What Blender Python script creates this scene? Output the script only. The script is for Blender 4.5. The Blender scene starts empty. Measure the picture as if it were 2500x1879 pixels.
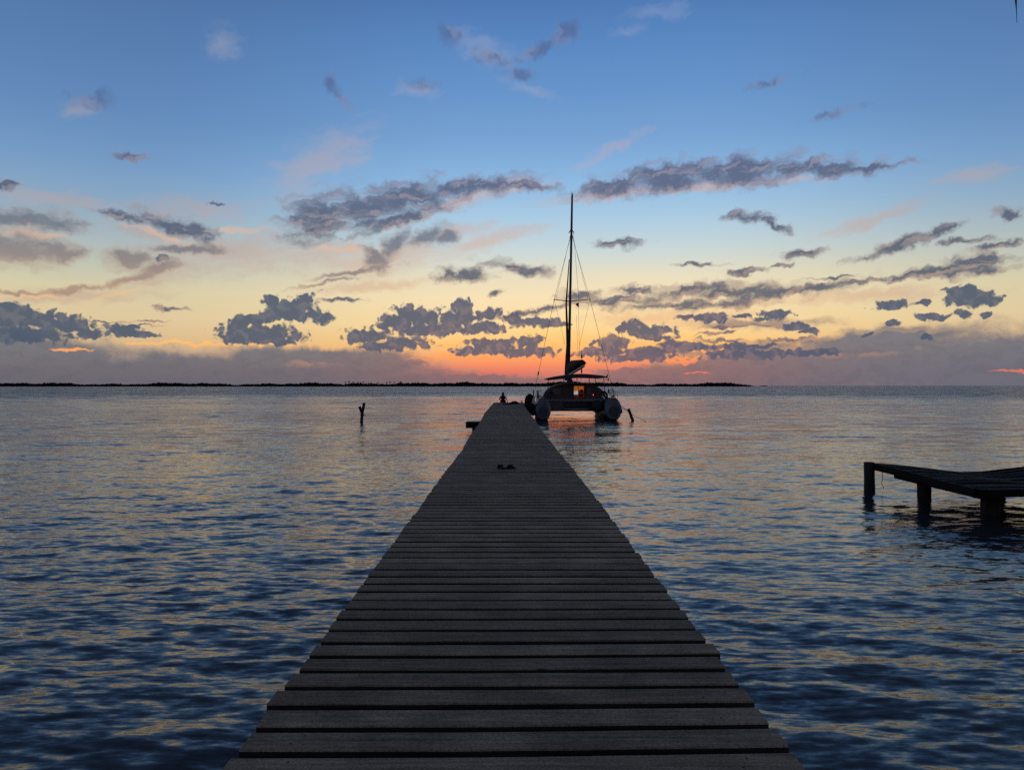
import bpy, bmesh, math, random
import numpy as np
from mathutils import Vector, Matrix

scene = bpy.context.scene
COL = scene.collection
R = math.radians
F = 1662.0            # focal length in pixels of a 2212 px wide frame
HZ = 833.0            # row of the horizon in that frame
EYE = 2.4             # camera height over the water
DECK = 0.90           # deck height over the water

# ------------------------------------------------------------------ camera
cam_d = bpy.data.cameras.new('camera')
cam_d.sensor_width = 36.0
cam_d.lens = 36.0 * F / 2212.0
cam_d.clip_start = 0.05
cam_d.clip_end = 80000.0
cam = bpy.data.objects.new('camera', cam_d)
cam.location = (0, 0, EYE)
cam.rotation_euler = (R(90 + 0.05), 0, 0)
COL.objects.link(cam)
scene.camera = cam
scene.view_settings.view_transform = 'Standard'
scene.view_settings.look = 'None'
scene.view_settings.exposure = 0.0
scene.view_settings.gamma = 1.0
scene.cycles.max_bounces = 6
scene.cycles.glossy_bounces = 4
scene.cycles.diffuse_bounces = 3
scene.cycles.sample_clamp_indirect = 1.5
scene.cycles.use_denoising = False

def lin(c):
    out = []
    for v in c[:3]:
        v = v / 255.0
        out.append(v / 12.92 if v <= 0.04045 else ((v + 0.055) / 1.055) ** 2.4)
    return (out[0], out[1], out[2], 1.0)

# ------------------------------------------------------------------ node helper
class NT:
    def __init__(self, tree):
        self.t = tree
        self.n = tree.nodes
        self.l = tree.links
    def put(self, sock, v):
        if isinstance(v, bpy.types.NodeSocket):
            self.l.new(v, sock)
        elif v is not None:
            if isinstance(v, (tuple, list)) and len(sock.default_value) != len(v):
                v = tuple(v)[:len(sock.default_value)] if len(v) > len(sock.default_value) else tuple(v) + (1.0,)
            sock.default_value = v
    def m(self, op, a, b=None, c=None, clamp=False):
        n = self.n.new('ShaderNodeMath'); n.operation = op; n.use_clamp = clamp
        self.put(n.inputs[0], a); self.put(n.inputs[1], b); self.put(n.inputs[2], c)
        return n.outputs[0]
    def v(self, op, a, b=None, c=None, scale=None):
        n = self.n.new('ShaderNodeVectorMath'); n.operation = op
        self.put(n.inputs[0], a); self.put(n.inputs[1], b); self.put(n.inputs[2], c)
        if scale is not None: self.put(n.inputs['Scale'], scale)
        return n.outputs['Value'] if op in ('LENGTH', 'DOT_PRODUCT', 'DISTANCE') else n.outputs[0]
    def comb(self, x, y, z=0.0):
        n = self.n.new('ShaderNodeCombineXYZ')
        self.put(n.inputs[0], x); self.put(n.inputs[1], y); self.put(n.inputs[2], z)
        return n.outputs[0]
    def sep(self, a):
        n = self.n.new('ShaderNodeSeparateXYZ'); self.put(n.inputs[0], a)
        return n.outputs
    def ramp(self, f, stops, interp='LINEAR'):
        n = self.n.new('ShaderNodeValToRGB'); n.color_ramp.interpolation = interp
        cr = n.color_ramp
        while len(cr.elements) > 1: cr.elements.remove(cr.elements[0])
        cr.elements[0].position = stops[0][0]; cr.elements[0].color = stops[0][1]
        for p, c in stops[1:]:
            e = cr.elements.new(p); e.color = c
        self.put(n.inputs[0], f)
        return n.outputs[0]
    def mix(self, f, a, b, mode='MIX'):
        n = self.n.new('ShaderNodeMix'); n.data_type = 'RGBA'; n.blend_type = mode
        self.put(n.inputs['Factor'], f)
        self.put(n.inputs[6], a); self.put(n.inputs[7], b)
        return n.outputs[2]
    def mixf(self, f, a, b):
        n = self.n.new('ShaderNodeMix'); n.data_type = 'FLOAT'
        self.put(n.inputs[0], f); self.put(n.inputs[2], a); self.put(n.inputs[3], b)
        return n.outputs[0]
    def noise(self, vec, scale, detail=4.0, rough=0.55, dim='3D', lac=2.0, dist=0.0):
        n = self.n.new('ShaderNodeTexNoise'); n.noise_dimensions = dim
        self.put(n.inputs['Vector'], vec)
        n.inputs['Scale'].default_value = scale; n.inputs['Detail'].default_value = detail
        n.inputs['Roughness'].default_value = rough; n.inputs['Lacunarity'].default_value = lac
        n.inputs['Distortion'].default_value = dist
        return n.outputs
    def smooth(self, x, a, b, o0=0.0, o1=1.0):
        n = self.n.new('ShaderNodeMapRange'); n.interpolation_type = 'SMOOTHSTEP'
        self.put(n.inputs['Value'], x)
        self.put(n.inputs['From Min'], a); self.put(n.inputs['From Max'], b)
        self.put(n.inputs['To Min'], o0); self.put(n.inputs['To Max'], o1)
        return n.outputs[0]

# ------------------------------------------------------------------ sky
# directions are measured as azimuth / elevation in degrees (azimuth 0 = straight out to sea)
def azel(px, py):
    dx, dz = px - 1106.0, HZ - py
    return math.degrees(math.atan2(dx, F)), math.degrees(math.atan2(dz, math.hypot(F, dx)))

def el_f(py):
    return math.sqrt(max(0.0, azel(1106, py)[1]) / 60.0)

world = bpy.data.worlds.new("World")
scene.world = world
world.use_nodes = True
W = NT(world.node_tree)
W.n.clear()
tc = W.n.new('ShaderNodeTexCoord')
dx, dy, dz = W.sep(tc.outputs['Generated'])[0:3]
DEG = 57.29578
az = W.m('MULTIPLY', W.m('ARCTAN2', dx, dy), DEG)
el = W.m('MULTIPLY', W.m('ARCSINE', W.m('MAXIMUM', dz, 0.0)), DEG)
P = W.comb(az, el, 0.0)
fel = W.m('SQRT', W.m('MULTIPLY', el, 1 / 60.0, clamp=True))

centre = [(833, (150, 106, 110)), (805, (204, 126, 112)), (775, (244, 162, 112)), (745, (254, 198, 122)),
          (700, (251, 219, 158)), (645, (247, 225, 182)), (600, (232, 222, 192)), (550, (204, 216, 214)),
          (480, (172, 204, 226)), (400, (142, 186, 226)), (300, (118, 162, 210)), (200, (102, 148, 202)),
          (100, (90, 136, 193)), (0, (78, 120, 178))]
side = [(833, (128, 112, 124)), (805, (150, 118, 116)), (775, (190, 164, 142)), (745, (218, 186, 142)),
        (700, (222, 200, 158)), (645, (214, 204, 168)), (600, (192, 196, 180)), (550, (170, 184, 188)),
        (480, (138, 168, 194)), (400, (116, 154, 196)), (300, (98, 138, 186)), (200, (90, 128, 178)),
        (100, (82, 119, 169)), (0, (74, 107, 154))]
back = [(833, (128, 116, 124)), (735, (150, 136, 142)), (600, (148, 142, 154)), (400, (124, 132, 154)), (0, (98, 112, 142))]
top = [(0.77, lin((72, 96, 134))), (1.0, lin((54, 70, 100)))]
def stops(lst):
    return sorted([(el_f(y), lin(c)) for y, c in lst] + top)
c_col = W.ramp(fel, stops(centre))
s_col = W.ramp(fel, stops(side))
b_col = W.ramp(fel, stops(back))
SUNAZ = azel(1250, 800)[0]
daz = W.m('ABSOLUTE', W.m('SUBTRACT', az, SUNAZ))
f_side = W.smooth(daz, 6.0, 33.0)
f_back = W.smooth(daz, 45.0, 120.0)
base = W.mix(f_side, c_col, s_col)
base = W.mix(f_back, base, b_col)
near_sun = W.m('MULTIPLY', W.smooth(daz, 22.0, 3.0), W.smooth(el, 9.0, 1.0))

# domain-warped coordinates shared by the cloud layers
w1 = W.noise(P, 0.35, 5.0, 0.6, '2D')[1]
w2 = W.noise(P, 1.6, 4.0, 0.6, '2D')[1]
warp = W.v('ADD', W.v('MULTIPLY', W.v('SUBTRACT', w1, (0.5, 0.5, 0.5)), (4.0, 1.6, 0.0)),
           W.v('MULTIPLY', W.v('SUBTRACT', w2, (0.5, 0.5, 0.5)), (0.9, 0.6, 0.0)))
Pw = W.v('ADD', P, warp)
w3 = W.noise(P, 0.8, 3.0, 0.55, '2D')[1]
Ps = W.v('ADD', P, W.v('MULTIPLY', W.v('SUBTRACT', w3, (0.5, 0.5, 0.5)), (1.3, 0.9, 0.0)))

_rot = {}
def rotated(src, deg):
    key = (id(src), deg) if deg else None
    if not deg: return src
    if key in _rot: return _rot[key]
    n = W.n.new('ShaderNodeVectorRotate'); n.rotation_type = 'Z_AXIS'
    W.put(n.inputs['Vector'], src); n.inputs['Angle'].default_value = R(-deg)
    _rot[key] = n.outputs[0]
    return n.outputs[0]

def blobs(src, lst, smooth=0.25):
    """field that is 1 in a blob's centre, 0 at its rim, negative outside"""
    d = None
    for b in lst:
        px, py, rx, ry = b[:4]
        rot = int(round(b[4] / 5.0) * 5) if len(b) > 4 else 0
        a, e = azel(px, py)
        ca = math.cos(R(a))
        sx = rx / F * DEG * ca * ca
        sy = ry / F * DEG * ca
        c = math.cos(R(-rot)); s = math.sin(R(-rot))
        cx, cy = c * a - s * e, s * a + c * e
        q = W.v('MULTIPLY_ADD', rotated(src, rot), (1 / sx, 1 / sy, 0.0), (-cx / sx, -cy / sy, 0.0))
        L = W.v('LENGTH', q)
        d = L if d is None else W.m('SMOOTH_MIN', d, L, smooth)
    return W.m('SUBTRACT', 1.0, d)

def over(bg, col, alpha):
    return W.mix(alpha, bg, col)

sky = base

# --- thin cream and pink veils
veil = [(160, 640, 230, 22, 5), (330, 610, 170, 26, 15), (520, 545, 260, 60, 5), (700, 560, 190, 46, 0),
        (860, 560, 150, 42, 10), (1130, 395, 120, 16, 0), (990, 440, 150, 14, 15), (1280, 425, 150, 14, 5),
        (1500, 405, 180, 14, 0), (330, 512, 150, 16, -15), (60, 505, 120, 12, 0), (1330, 320, 130, 16, 25),
        (700, 340, 160, 60, 30), (1420, 25, 90, 18, 0), (1350, 70, 50, 14, 10), (1050, 110, 110, 36, -20),
        (170, 235, 60, 20, 15), (900, 195, 60, 20, 0), (1150, 195, 70, 14, -15), (480, 90, 50, 40, 0),
        (1850, 640, 320, 20, 0), (1450, 690, 260, 26, 0), (1000, 500, 90, 20, 10),
        (420, 450, 200, 30, 5), (120, 430, 200, 30, -5), (1050, 520, 160, 26, 15), (820, 620, 180, 14, 5), (1900, 470, 160, 20, 15), (2100, 380, 120, 26, 0)]
n_v = W.noise(W.v('MULTIPLY', rotated(Ps, 10), (0.5, 1.9, 1.0)), 0.55, 6.0, 0.6, '2D')[0]
f = W.m('ADD', blobs(Ps, veil, 0.4), W.m('MULTIPLY_ADD', n_v, 1.6, -0.8))
a_v = W.m('MULTIPLY', W.smooth(f, -0.1, 1.0), 0.62)
veil_col = W.ramp(fel, stops([(833, (214, 140, 118)), (735, (236, 180, 132)), (640, (226, 178, 142)), (560, (214, 180, 158)),
                              (470, (196, 178, 176)), (400, (190, 176, 184)), (250, (150, 164, 200)), (0, (120, 148, 192))]))
veil_col = W.mix(W.m('MULTIPLY', f_side, 0.5), veil_col, lin((146, 148, 160)))
sky = over(sky, veil_col, a_v)

# --- haze bank lying on the horizon
bank = [(1150, 828, 330, 14, 0), (60, 800, 420, 66), (40, 760, 170, 60), (150, 770, 140, 40), (560, 780, 100, 40), (820, 790, 120, 40), (700, 770, 160, 22), (420, 805, 400, 52), (760, 815, 280, 40), (980, 822, 200, 22), (1700, 800, 360, 56), (2120, 790, 420, 88, 0),
        (1440, 818, 220, 34), (-350, 790, 500, 110), (2600, 780, 500, 120), (1900, 740, 260, 34, 5), (1560, 752, 200, 18)]
n_b = W.noise(W.v('MULTIPLY', Pw, (0.5, 1.8, 1.0)), 0.6, 6.0, 0.6, '2D')[0]
f = W.m('ADD', blobs(Ps, bank, 0.3), W.m('MULTIPLY_ADD', n_b, 0.6, -0.2))
a_b = W.m('MULTIPLY', W.smooth(f, -0.08, 0.6), 0.93)
bank_col = W.ramp(fel, stops([(833, (100, 99, 110)), (800, (108, 107, 115)), (760, (110, 114, 122)), (720, (118, 120, 127)), (600, (124, 124, 130))]))
bank_col = W.mix(W.smooth(az, 8.0, 30.0, 0.0, 0.7), bank_col, lin((106, 110, 124)))
bank_col2 = W.mix(W.m('MULTIPLY', near_sun, 0.35), bank_col, lin((176, 110, 106)))
bank_tex = W.noise(W.v('MULTIPLY', Pw, (0.6, 1.5, 1.0)), 1.1, 5.0, 0.6, '2D')[0]
bank_col2 = W.mix(W.smooth(bank_tex, 0.42, 0.68), bank_col2, W.mix(0.3, bank_col2, lin((84, 90, 106))))
sky = over(sky, bank_col2, a_b)

# --- red and orange breaks burning through the bank
n_g = W.noise(W.v('MULTIPLY', Ps, (0.35, 3.2, 1.0)), 0.75, 5.0, 0.6, '2D')[0]
glow = [(1060, 768, 150, 8, 0), (1330, 752, 110, 8, 0), (1200, 730, 120, 12, 0), (1100, 776, 210, 14), (1270, 772, 190, 16), (1180, 792, 200, 12), (1130, 806, 170, 5), (1360, 776, 70, 8), (1500, 806, 30, 2),
        (150, 754, 54, 4, 0), (400, 741, 170, 4), (560, 744, 80, 3), (2190, 799, 40, 3), (1455, 778, 60, 7, 0), (1540, 760, 60, 5),
        (1250, 735, 150, 22), (1440, 736, 90, 12), (1180, 715, 80, 14, 0), (1500, 722, 60, 5, 0), (1560, 742, 60, 4, 0), (960, 742, 60, 8, 0), (1000, 735, 60, 8, 0)]
f = W.m('ADD', blobs(Ps, glow, 0.25), W.m('MULTIPLY_ADD', n_g, 1.6, -0.74))
a_g = W.m('MULTIPLY', W.smooth(f, -0.05, 0.5), 0.9)
glow_col = W.ramp(fel, stops([(833, (186, 104, 104)), (808, (216, 116, 104)), (792, (242, 134, 100)), (772, (255, 162, 100)),
                              (748, (255, 190, 112)), (710, (255, 214, 140))]))
sky = over(sky, glow_col, a_g)

# --- cream rims glowing under the big streaks
rim = [(1010, 428, 130, 9, 15), (1120, 408, 90, 8, 5), (880, 478, 90, 8, 20), (340, 506, 110, 8, -15), (70, 505, 90, 8, 0), (60, 482, 40, 10, 0),
       (1340, 416, 110, 9, 5), (1520, 406, 170, 9, 0), (1700, 388, 120, 8, -5), (250, 636, 120, 7, 15), (80, 640, 110, 6, 0), (700, 488, 60, 18, 10),
       (500, 498, 110, 8, 5), (760, 540, 120, 8, 0)]
n_rm = W.noise(W.v('MULTIPLY', Ps, (0.6, 1.6, 1.0)), 1.3, 5.0, 0.6, '2D')[0]
f = W.m('ADD', blobs(Ps, rim, 0.3), W.m('MULTIPLY_ADD', n_rm, 1.4, -0.6))
rim_col = W.ramp(fel, stops([(700, (244, 196, 140)), (600, (232, 190, 150)), (520, (222, 184, 158)), (440, (206, 178, 170)), (380, (186, 168, 182))]))
sky = over(sky, rim_col, W.m('MULTIPLY', W.smooth(f, 0.0, 1.0), 0.62))

# --- smoky soft masses
smoke = [(40, 470, 130, 26, 0), (120, 480, 80, 28, 0), (40, 540, 150, 46, 0), (130, 545, 90, 26, 0), (275, 556, 60, 30, 0), (340, 580, 60, 18, 10),
         (290, 600, 120, 13, 20), (170, 626, 110, 9, 10), (50, 634, 90, 6, 0), (400, 540, 120, 12, 5), (810, 558, 26, 40, 35), (850, 530, 60, 26, 45), (920, 510, 70, 22, 25),
         (760, 590, 120, 8, 10), (700, 612, 90, 5, 10), (960, 512, 40, 16, 10), (1960, 712, 160, 8, 0), (1650, 700, 220, 14, 0)]
n_k = W.noise(W.v('MULTIPLY', Ps, (0.6, 1.4, 1.0)), 0.9, 6.0, 0.55, '2D')[0]
f = W.m('ADD', blobs(Ps, smoke, 0.3), W.m('MULTIPLY_ADD', n_k, 1.2, -0.5))
smoke_col = W.ramp(fel, stops([(720, (150, 132, 126)), (640, (168, 142, 126)), (590, (136, 124, 126)), (540, (106, 114, 128)), (470, (102, 114, 134))]))
smoke_col = W.mix(W.smooth(f, 0.9, 0.1, 0.0, 0.7), smoke_col, W.mix(0.5, smoke_col, rim_col))
sky = over(sky, smoke_col, W.m('MULTIPLY', W.smooth(f, -0.1, 0.85), 0.85))

# --- middle and high dark streaks of altocumulus
streak = [(1330, 402, 110, 22, 10), (1450, 384, 150, 36, 5), (1600, 370, 170, 34, 0), (1750, 364, 150, 22, -5), (1880, 361, 100, 8, 0),
          (690, 470, 90, 52, 20), (790, 452, 110, 48, 10), (880, 430, 150, 38, 10), (1010, 404, 150, 22, 5), (1130, 402, 80, 12, -5),
          (870, 472, 120, 16, 20),
          (265, 470, 66, 12, -10), (350, 484, 80, 22, -15), (420, 500, 50, 24, -10),
          (348, 559, 22, 7, 0), 
          (1000, 594, 60, 16, 5), (1115, 580, 76, 15, -10), (972, 590, 26, 18, 0),
          (1610, 468, 60, 14, -5), (1670, 484, 50, 11, -25), (1335, 525, 58, 12, 0), (1730, 548, 48, 12, -5), (1615, 586, 50, 8, 5),
          (1510, 571, 60, 5, 0), (1690, 572, 30, 6, 10),
          (1950, 528, 110, 14, 15), (2040, 498, 70, 12, 20), (2090, 520, 80, 9, 0), (2160, 530, 60, 8, 10), (2180, 460, 50, 12, -5),
          (2060, 586, 150, 16, 0), (2110, 562, 90, 14, 0), (1980, 592, 110, 9, 10),
          (1500, 624, 110, 16, 5), (1600, 630, 190, 20, 0), (1720, 628, 200, 13, 5), (1860, 608, 120, 8, 5),
          (1255, 636, 56, 13, 0), (1375, 628, 66, 13, 0), (1170, 668, 110, 8, 10), (1340, 650, 120, 14, 0), (1480, 660, 190, 12, 0),
          (1600, 706, 90, 4, 0), (1800, 600, 60, 4, 0), (1560, 720, 60, 4, 5), (220, 694, 70, 3, 0), (300, 706, 60, 3, 0), (330, 696, 40, 3, 0), (1700, 735, 80, 5, 0), (1560, 735, 70, 4, 0),
          (465, 436, 22, 4, 0), (275, 340, 40, 9, -5), (14, 400, 32, 9, 10), (740, 646, 60, 5, 0), (367, 666, 34, 6, 0),
          (1075, 634, 20, 6, 20)]
Pm = W.v('ADD', Ps, W.v('MULTIPLY', W.v('SUBTRACT', w2, (0.5, 0.5, 0.5)), (0.55, 0.32, 0.0)))
tex_in = W.v('MULTIPLY', rotated(Pm, 10), (0.42, 1.2, 1.0))
n_s = W.noise(tex_in, 1.3, 6.0, 0.5, '2D')[0]
n_s2 = W.noise(W.v('ADD', tex_in, (0.05, -0.34, 0.0)), 1.3, 3.0, 0.48, '2D')[0]
F_s = blobs(Pm, streak, 0.18)
f = W.m('ADD', F_s, W.m('MULTIPLY_ADD', n_s, 1.7, -0.62))
a_s = W.smooth(f, -0.12, 0.95)
relief = W.m('SUBTRACT', n_s, n_s2)
s_dark = W.ramp(fel, stops([(833, (96, 94, 108)), (700, (98, 100, 114)), (620, (86, 94, 112)), (560, (88, 96, 114)), (480, (88, 100, 124)), (380, (90, 102, 132)), (0, (80, 108, 158))]))
s_lit = W.ramp(fel, stops([(833, (220, 144, 116)), (720, (214, 164, 130)), (620, (190, 162, 144)), (540, (174, 160, 156)), (460, (166, 154, 160)), (380, (158, 150, 166)), (0, (120, 134, 170))]))
s_col2 = W.mix(W.smooth(relief, -0.02, 0.26, 0.0, 0.6), s_dark, s_lit)
thin = W.smooth(f, 0.9, 0.1)
s_col2 = W.mix(W.m('MULTIPLY', thin, 0.55), s_col2, s_lit)
a_s = W.m('MULTIPLY', a_s, 0.94)
sky = over(sky, s_col2, a_s)

# --- soft patches high overhead
high = [(975, 72, 38, 22, -10), (1060, 124, 50, 18, -20), (1218, 74, 42, 22, 15), (1125, 162, 46, 13, -5), (908, 186, 44, 14, 5),
        (742, 216, 42, 16, -50), (716, 178, 14, 30, 0), (196, 218, 62, 22, 15), (1666, 178, 74, 10, 10), (1800, 246, 72, 9, 10),
        (1700, 480, 600, 4, 80) , (1160, 110, 60, 14, 20)]
high = [b for b in high if b[2] < 300]
n_h = W.noise(Ps, 0.7, 5.0, 0.5, '2D')[0]
f = W.m('ADD', blobs(Ps, high, 0.4), W.m('MULTIPLY_ADD', n_h, 1.3, -0.65))
a_h = W.m('MULTIPLY', W.smooth(f, -0.15, 0.95), 0.75)
sky = over(sky, W.mix(W.smooth(n_h, 0.40, 0.62), lin((126, 134, 164)), lin((84, 104, 148))), a_h)

# --- low cumulus with puffed tops
cum = [(30, 668, 70, 14, -10), (60, 690, 110, 22, 0), (130, 700, 70, 18, 0), (50, 720, 120, 22, 0), (170, 706, 30, 14), (190, 720, 34, 14), (262, 712, 42, 14, 0), (290, 722, 50, 7, 0),
       (640, 664, 50, 20, 30), (608, 668, 38, 22, 0), (588, 650, 20, 14), (690, 684, 30, 17, 0), (640, 684, 60, 14), (655, 640, 12, 10), (520, 700, 40, 12, 10), (540, 692, 60, 14, 10),
       (560, 722, 90, 24, 0), (530, 730, 60, 16), (600, 738, 40, 8),
       (850, 700, 46, 18, 10), (900, 684, 60, 24, 0), (860, 690, 30, 20), (932, 690, 30, 16), (1000, 668, 24, 24, 0), (985, 690, 50, 16, 0), (790, 728, 46, 20, 0), (870, 742, 66, 16, 0), (820, 748, 50, 10),
       (1050, 680, 42, 14, 10), (1040, 708, 52, 12, 0), (1110, 690, 26, 12), (1060, 744, 60, 14, 0), (1020, 758, 50, 10), (1140, 738, 38, 16, 0), (1130, 760, 80, 12), (1150, 695, 50, 12, 0), (1190, 700, 40, 8),
       (1400, 716, 62, 15, 0), (1365, 706, 26, 16), (1420, 728, 40, 10), (1320, 742, 40, 16, 0), (1300, 762, 60, 10), (1345, 712, 20, 10), (1395, 760, 60, 10, 0), (1490, 748, 56, 9, 0), (1450, 744, 30, 10), (1380, 772, 100, 10), (1590, 752, 40, 12), (1600, 765, 90, 12), (1650, 748, 30, 6),
       (1530, 688, 46, 11, 0), (1480, 686, 24, 7), (1600, 684, 22, 6), (1675, 680, 36, 13, 0), (1640, 690, 20, 6), (1720, 705, 32, 8), (1744, 716, 24, 8),
       (1922, 660, 40, 10, 0), (2095, 644, 66, 18, 0), (2080, 630, 40, 14), (2120, 650, 50, 12), (1995, 656, 24, 6), (2015, 684, 36, 9, 0), (2075, 678, 26, 10, 0), (2130, 679, 22, 8), (1930, 697, 18, 6),
       (930, 712, 90, 14, 0), (1660, 762, 70, 8, 0), (2002, 728, 20, 6), (1875, 722, 16, 4), (1760, 762, 60, 10)]
Pc = W.v('ADD', P, W.v('MULTIPLY', W.v('SUBTRACT', W.noise(P, 1.1, 3.0, 0.5, '2D')[1], (0.5, 0.5, 0.5)), (0.75, 0.6, 0.0)))
vor = W.n.new('ShaderNodeTexVoronoi'); vor.voronoi_dimensions = '2D'; vor.feature = 'SMOOTH_F1'
W.put(vor.inputs['Vector'], Pc); vor.inputs['Scale'].default_value = 1.9; vor.inputs['Smoothness'].default_value = 0.2
vor.inputs['Detail'].default_value = 1.0; vor.inputs['Roughness'].default_value = 0.5
n_c = W.noise(Pc, 1.3, 5.0, 0.42, '2D')[0]
n_c2 = W.noise(W.v('ADD', Pc, (0.05, -0.30, 0.0)), 1.6, 3.0, 0.5, '2D')[0]
F_c = blobs(Pc, cum, 0.22)
f = W.m('ADD', W.m('ADD', F_c, W.m('MULTIPLY_ADD', n_c, 0.8, -0.14)), W.m('MULTIPLY_ADD', vor.outputs['Distance'], -0.70, 0.30))
a_c = W.smooth(f, -0.06, 0.34)
c_dark = W.mix(near_sun, lin((76, 90, 114)), lin((88, 92, 112)))
c_dark = W.mix(W.m('MULTIPLY', f_side, 0.6), c_dark, lin((74, 90, 108)))
c_lit = W.mix(near_sun, lin((124, 122, 128)), lin((176, 134, 124)))
c_col3 = W.mix(W.smooth(W.m('SUBTRACT', n_c, n_c2), -0.02, 0.26, 0.0, 0.4), c_dark, c_lit)
c_col3 = W.mix(W.m('MULTIPLY', W.smooth(f, 0.22, 0.0), 0.3), c_col3, c_lit)
sky = over(sky, c_col3, W.m('MULTIPLY', a_c, 0.95))

# --- loose cloud all round the rest of the sky
n_r = W.noise(W.v('MULTIPLY', tc.outputs['Generated'], (1.0, 1.0, 3.0)), 2.2, 7.0, 0.6)[0]
a_r = W.m('MULTIPLY', W.m('MULTIPLY', W.smooth(n_r, 0.5, 0.72), W.smooth(daz, 42.0, 60.0)), 0.7)
sky = over(sky, lin((72, 82, 108)), a_r)

# physical sky with the sun just under the horizon, added faintly for the upper dome
SUN_EL = 1.0
nish = W.n.new('ShaderNodeTexSky'); nish.sky_type = 'NISHITA'; nish.sun_disc = False
nish.sun_elevation = R(SUN_EL); nish.sun_rotation = R(SUNAZ)
bg = W.n.new('ShaderNodeBackground'); W.put(bg.inputs['Color'], sky); bg.inputs['Strength'].default_value = 1.0
wo = W.n.new('ShaderNodeOutputWorld')
bg2 = W.n.new('ShaderNodeBackground'); W.put(bg2.inputs['Color'], nish.outputs[0]); bg2.inputs['Strength'].default_value = 0.002
ad = W.n.new('ShaderNodeAddShader')
W.l.new(bg.outputs[0], ad.inputs[0]); W.l.new(bg2.outputs[0], ad.inputs[1]); W.l.new(ad.outputs[0], wo.inputs['Surface'])
world.cycles.sampling_method = 'MANUAL'
world.cycles.sample_map_resolution = 512

# last warm light of the set sun
sl = bpy.data.lights.new('sun', 'SUN'); sl.energy = 0.005; sl.angle = R(12); sl.color = (1.0, 0.5, 0.3)
sun = bpy.data.objects.new('sun', sl); COL.objects.link(sun)
sd = Vector((math.sin(R(SUNAZ)) * math.cos(R(2)), math.cos(R(SUNAZ)) * math.cos(R(2)), math.sin(R(2))))
sun.rotation_euler = sd.to_track_quat('Z', 'Y').to_euler()
sun.location = (0, 0, 40)

# ------------------------------------------------------------------ materials
def material(name, build):
    m = bpy.data.materials.new(name); m.use_nodes = True
    t = NT(m.node_tree)
    bs = m.node_tree.nodes['Principled BSDF']
    build(t, bs)
    return m

def plain(name, color, rough=0.6, spec=0.4, var=0.25, scale=6.0, metal=0.0, bump=0.0, alpha=None):
    def b(t, bs):
        tcn = t.n.new('ShaderNodeTexCoord')
        n = t.noise(tcn.outputs['Object'], scale, 5.0, 0.6)
        c1 = tuple(v * (1 - var) for v in color) + (1,)
        c2 = tuple(min(1, v * (1 + var)) for v in color) + (1,)
        t.put(bs.inputs['Base Color'], t.mix(t.smooth(n[0], 0.3, 0.7), c1, c2))
        t.put(bs.inputs['Roughness'], t.smooth(n[0], 0.2, 0.8, rough - 0.08, rough + 0.08))
        bs.inputs['Specular IOR Level'].default_value = spec
        bs.inputs['Metallic'].default_value = metal
        if bump:
            bn = t.n.new('ShaderNodeBump'); bn.inputs['Strength'].default_value = bump; bn.inputs['Distance'].default_value = 0.01
            t.put(bn.inputs['Height'], n[0]); t.put(bs.inputs['Normal'], bn.outputs[0])
    return material(name, b)

def wood(name, c_lo, c_hi, rough=0.75, along='X', attr=None, bump=0.5, spec=0.3):
    def b(t, bs):
        tcn = t.n.new('ShaderNodeTexCoord')
        sc = {'X': (1.2, 28.0, 28.0), 'Z': (26.0, 26.0, 1.2)}[along]
        v = t.v('MULTIPLY', tcn.outputs['Object'], sc)
        if attr:
            at = t.n.new('ShaderNodeAttribute'); at.attribute_name = attr
            v = t.v('ADD', v, t.v('SCALE', at.outputs['Color'], scale=40.0))
        g = t.noise(v, 1.6, 6.0, 0.65, dist=0.3)[0]
        blot = t.noise(tcn.outputs['Object'], 2.3, 5.0, 0.6)[0]
        col = t.mix(t.smooth(g, 0.3, 0.72), c_lo + (1,), c_hi + (1,))
        if attr:
            tone = t.m('MULTIPLY_ADD', t.sep(at.outputs['Color'])[0], 0.75, 0.62)
            col = t.v('SCALE', col, scale=tone)
        crack = t.noise(t.v('MULTIPLY', v, (0.6, 1.6, 1.0)), 1.1, 3.0, 0.5)[0]
        col = t.v('SCALE', col, scale=t.smooth(t.m('ABSOLUTE', t.m('SUBTRACT', crack, 0.5)), 0.0, 0.012, 0.45, 1.0))
        kv = t.n.new('ShaderNodeTexVoronoi'); t.put(kv.inputs['Vector'], t.v('MULTIPLY', v, (1.6, 0.13, 0.13))); kv.inputs['Scale'].default_value = 1.3
        col = t.v('SCALE', col, scale=t.smooth(kv.outputs['Distance'], 0.03, 0.12, 0.4, 1.0))
        speck = t.noise(tcn.outputs['Object'], 90.0, 3.0, 0.6)[0]
        col = t.v('SCALE', col, scale=t.smooth(speck, 0.3, 0.7, 0.65, 1.35))
        col = t.v('SCALE', col, scale=t.smooth(blot, 0.3, 0.72, 0.72, 1.22))
        t.put(bs.inputs['Base Color'], col)
        t.put(bs.inputs['Roughness'], t.smooth(g, 0.2, 0.8, rough + 0.1, rough - 0.1))
        bs.inputs['Specular IOR Level'].default_value = spec
        bn = t.n.new('ShaderNodeBump'); bn.inputs['Strength'].default_value = bump; bn.inputs['Distance'].default_value = 0.006
        t.put(bn.inputs['Height'], g); t.put(bs.inputs['Normal'], bn.outputs[0])
    return material(name, b)

def emitter(name, color, strength):
    def b(t, bs):
        tcn = t.n.new('ShaderNodeTexCoord')
        n = t.noise(tcn.outputs['Object'], 3.0, 2.0, 0.5)[0]
        t.put(bs.inputs['Emission Color'], t.mix(n, tuple(v * 0.7 for v in color) + (1,), color + (1,)))
        t.put(bs.inputs['Base Color'], color + (1,))
        bs.inputs['Emission Strength'].default_value = strength
    return material(name, b)

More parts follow.
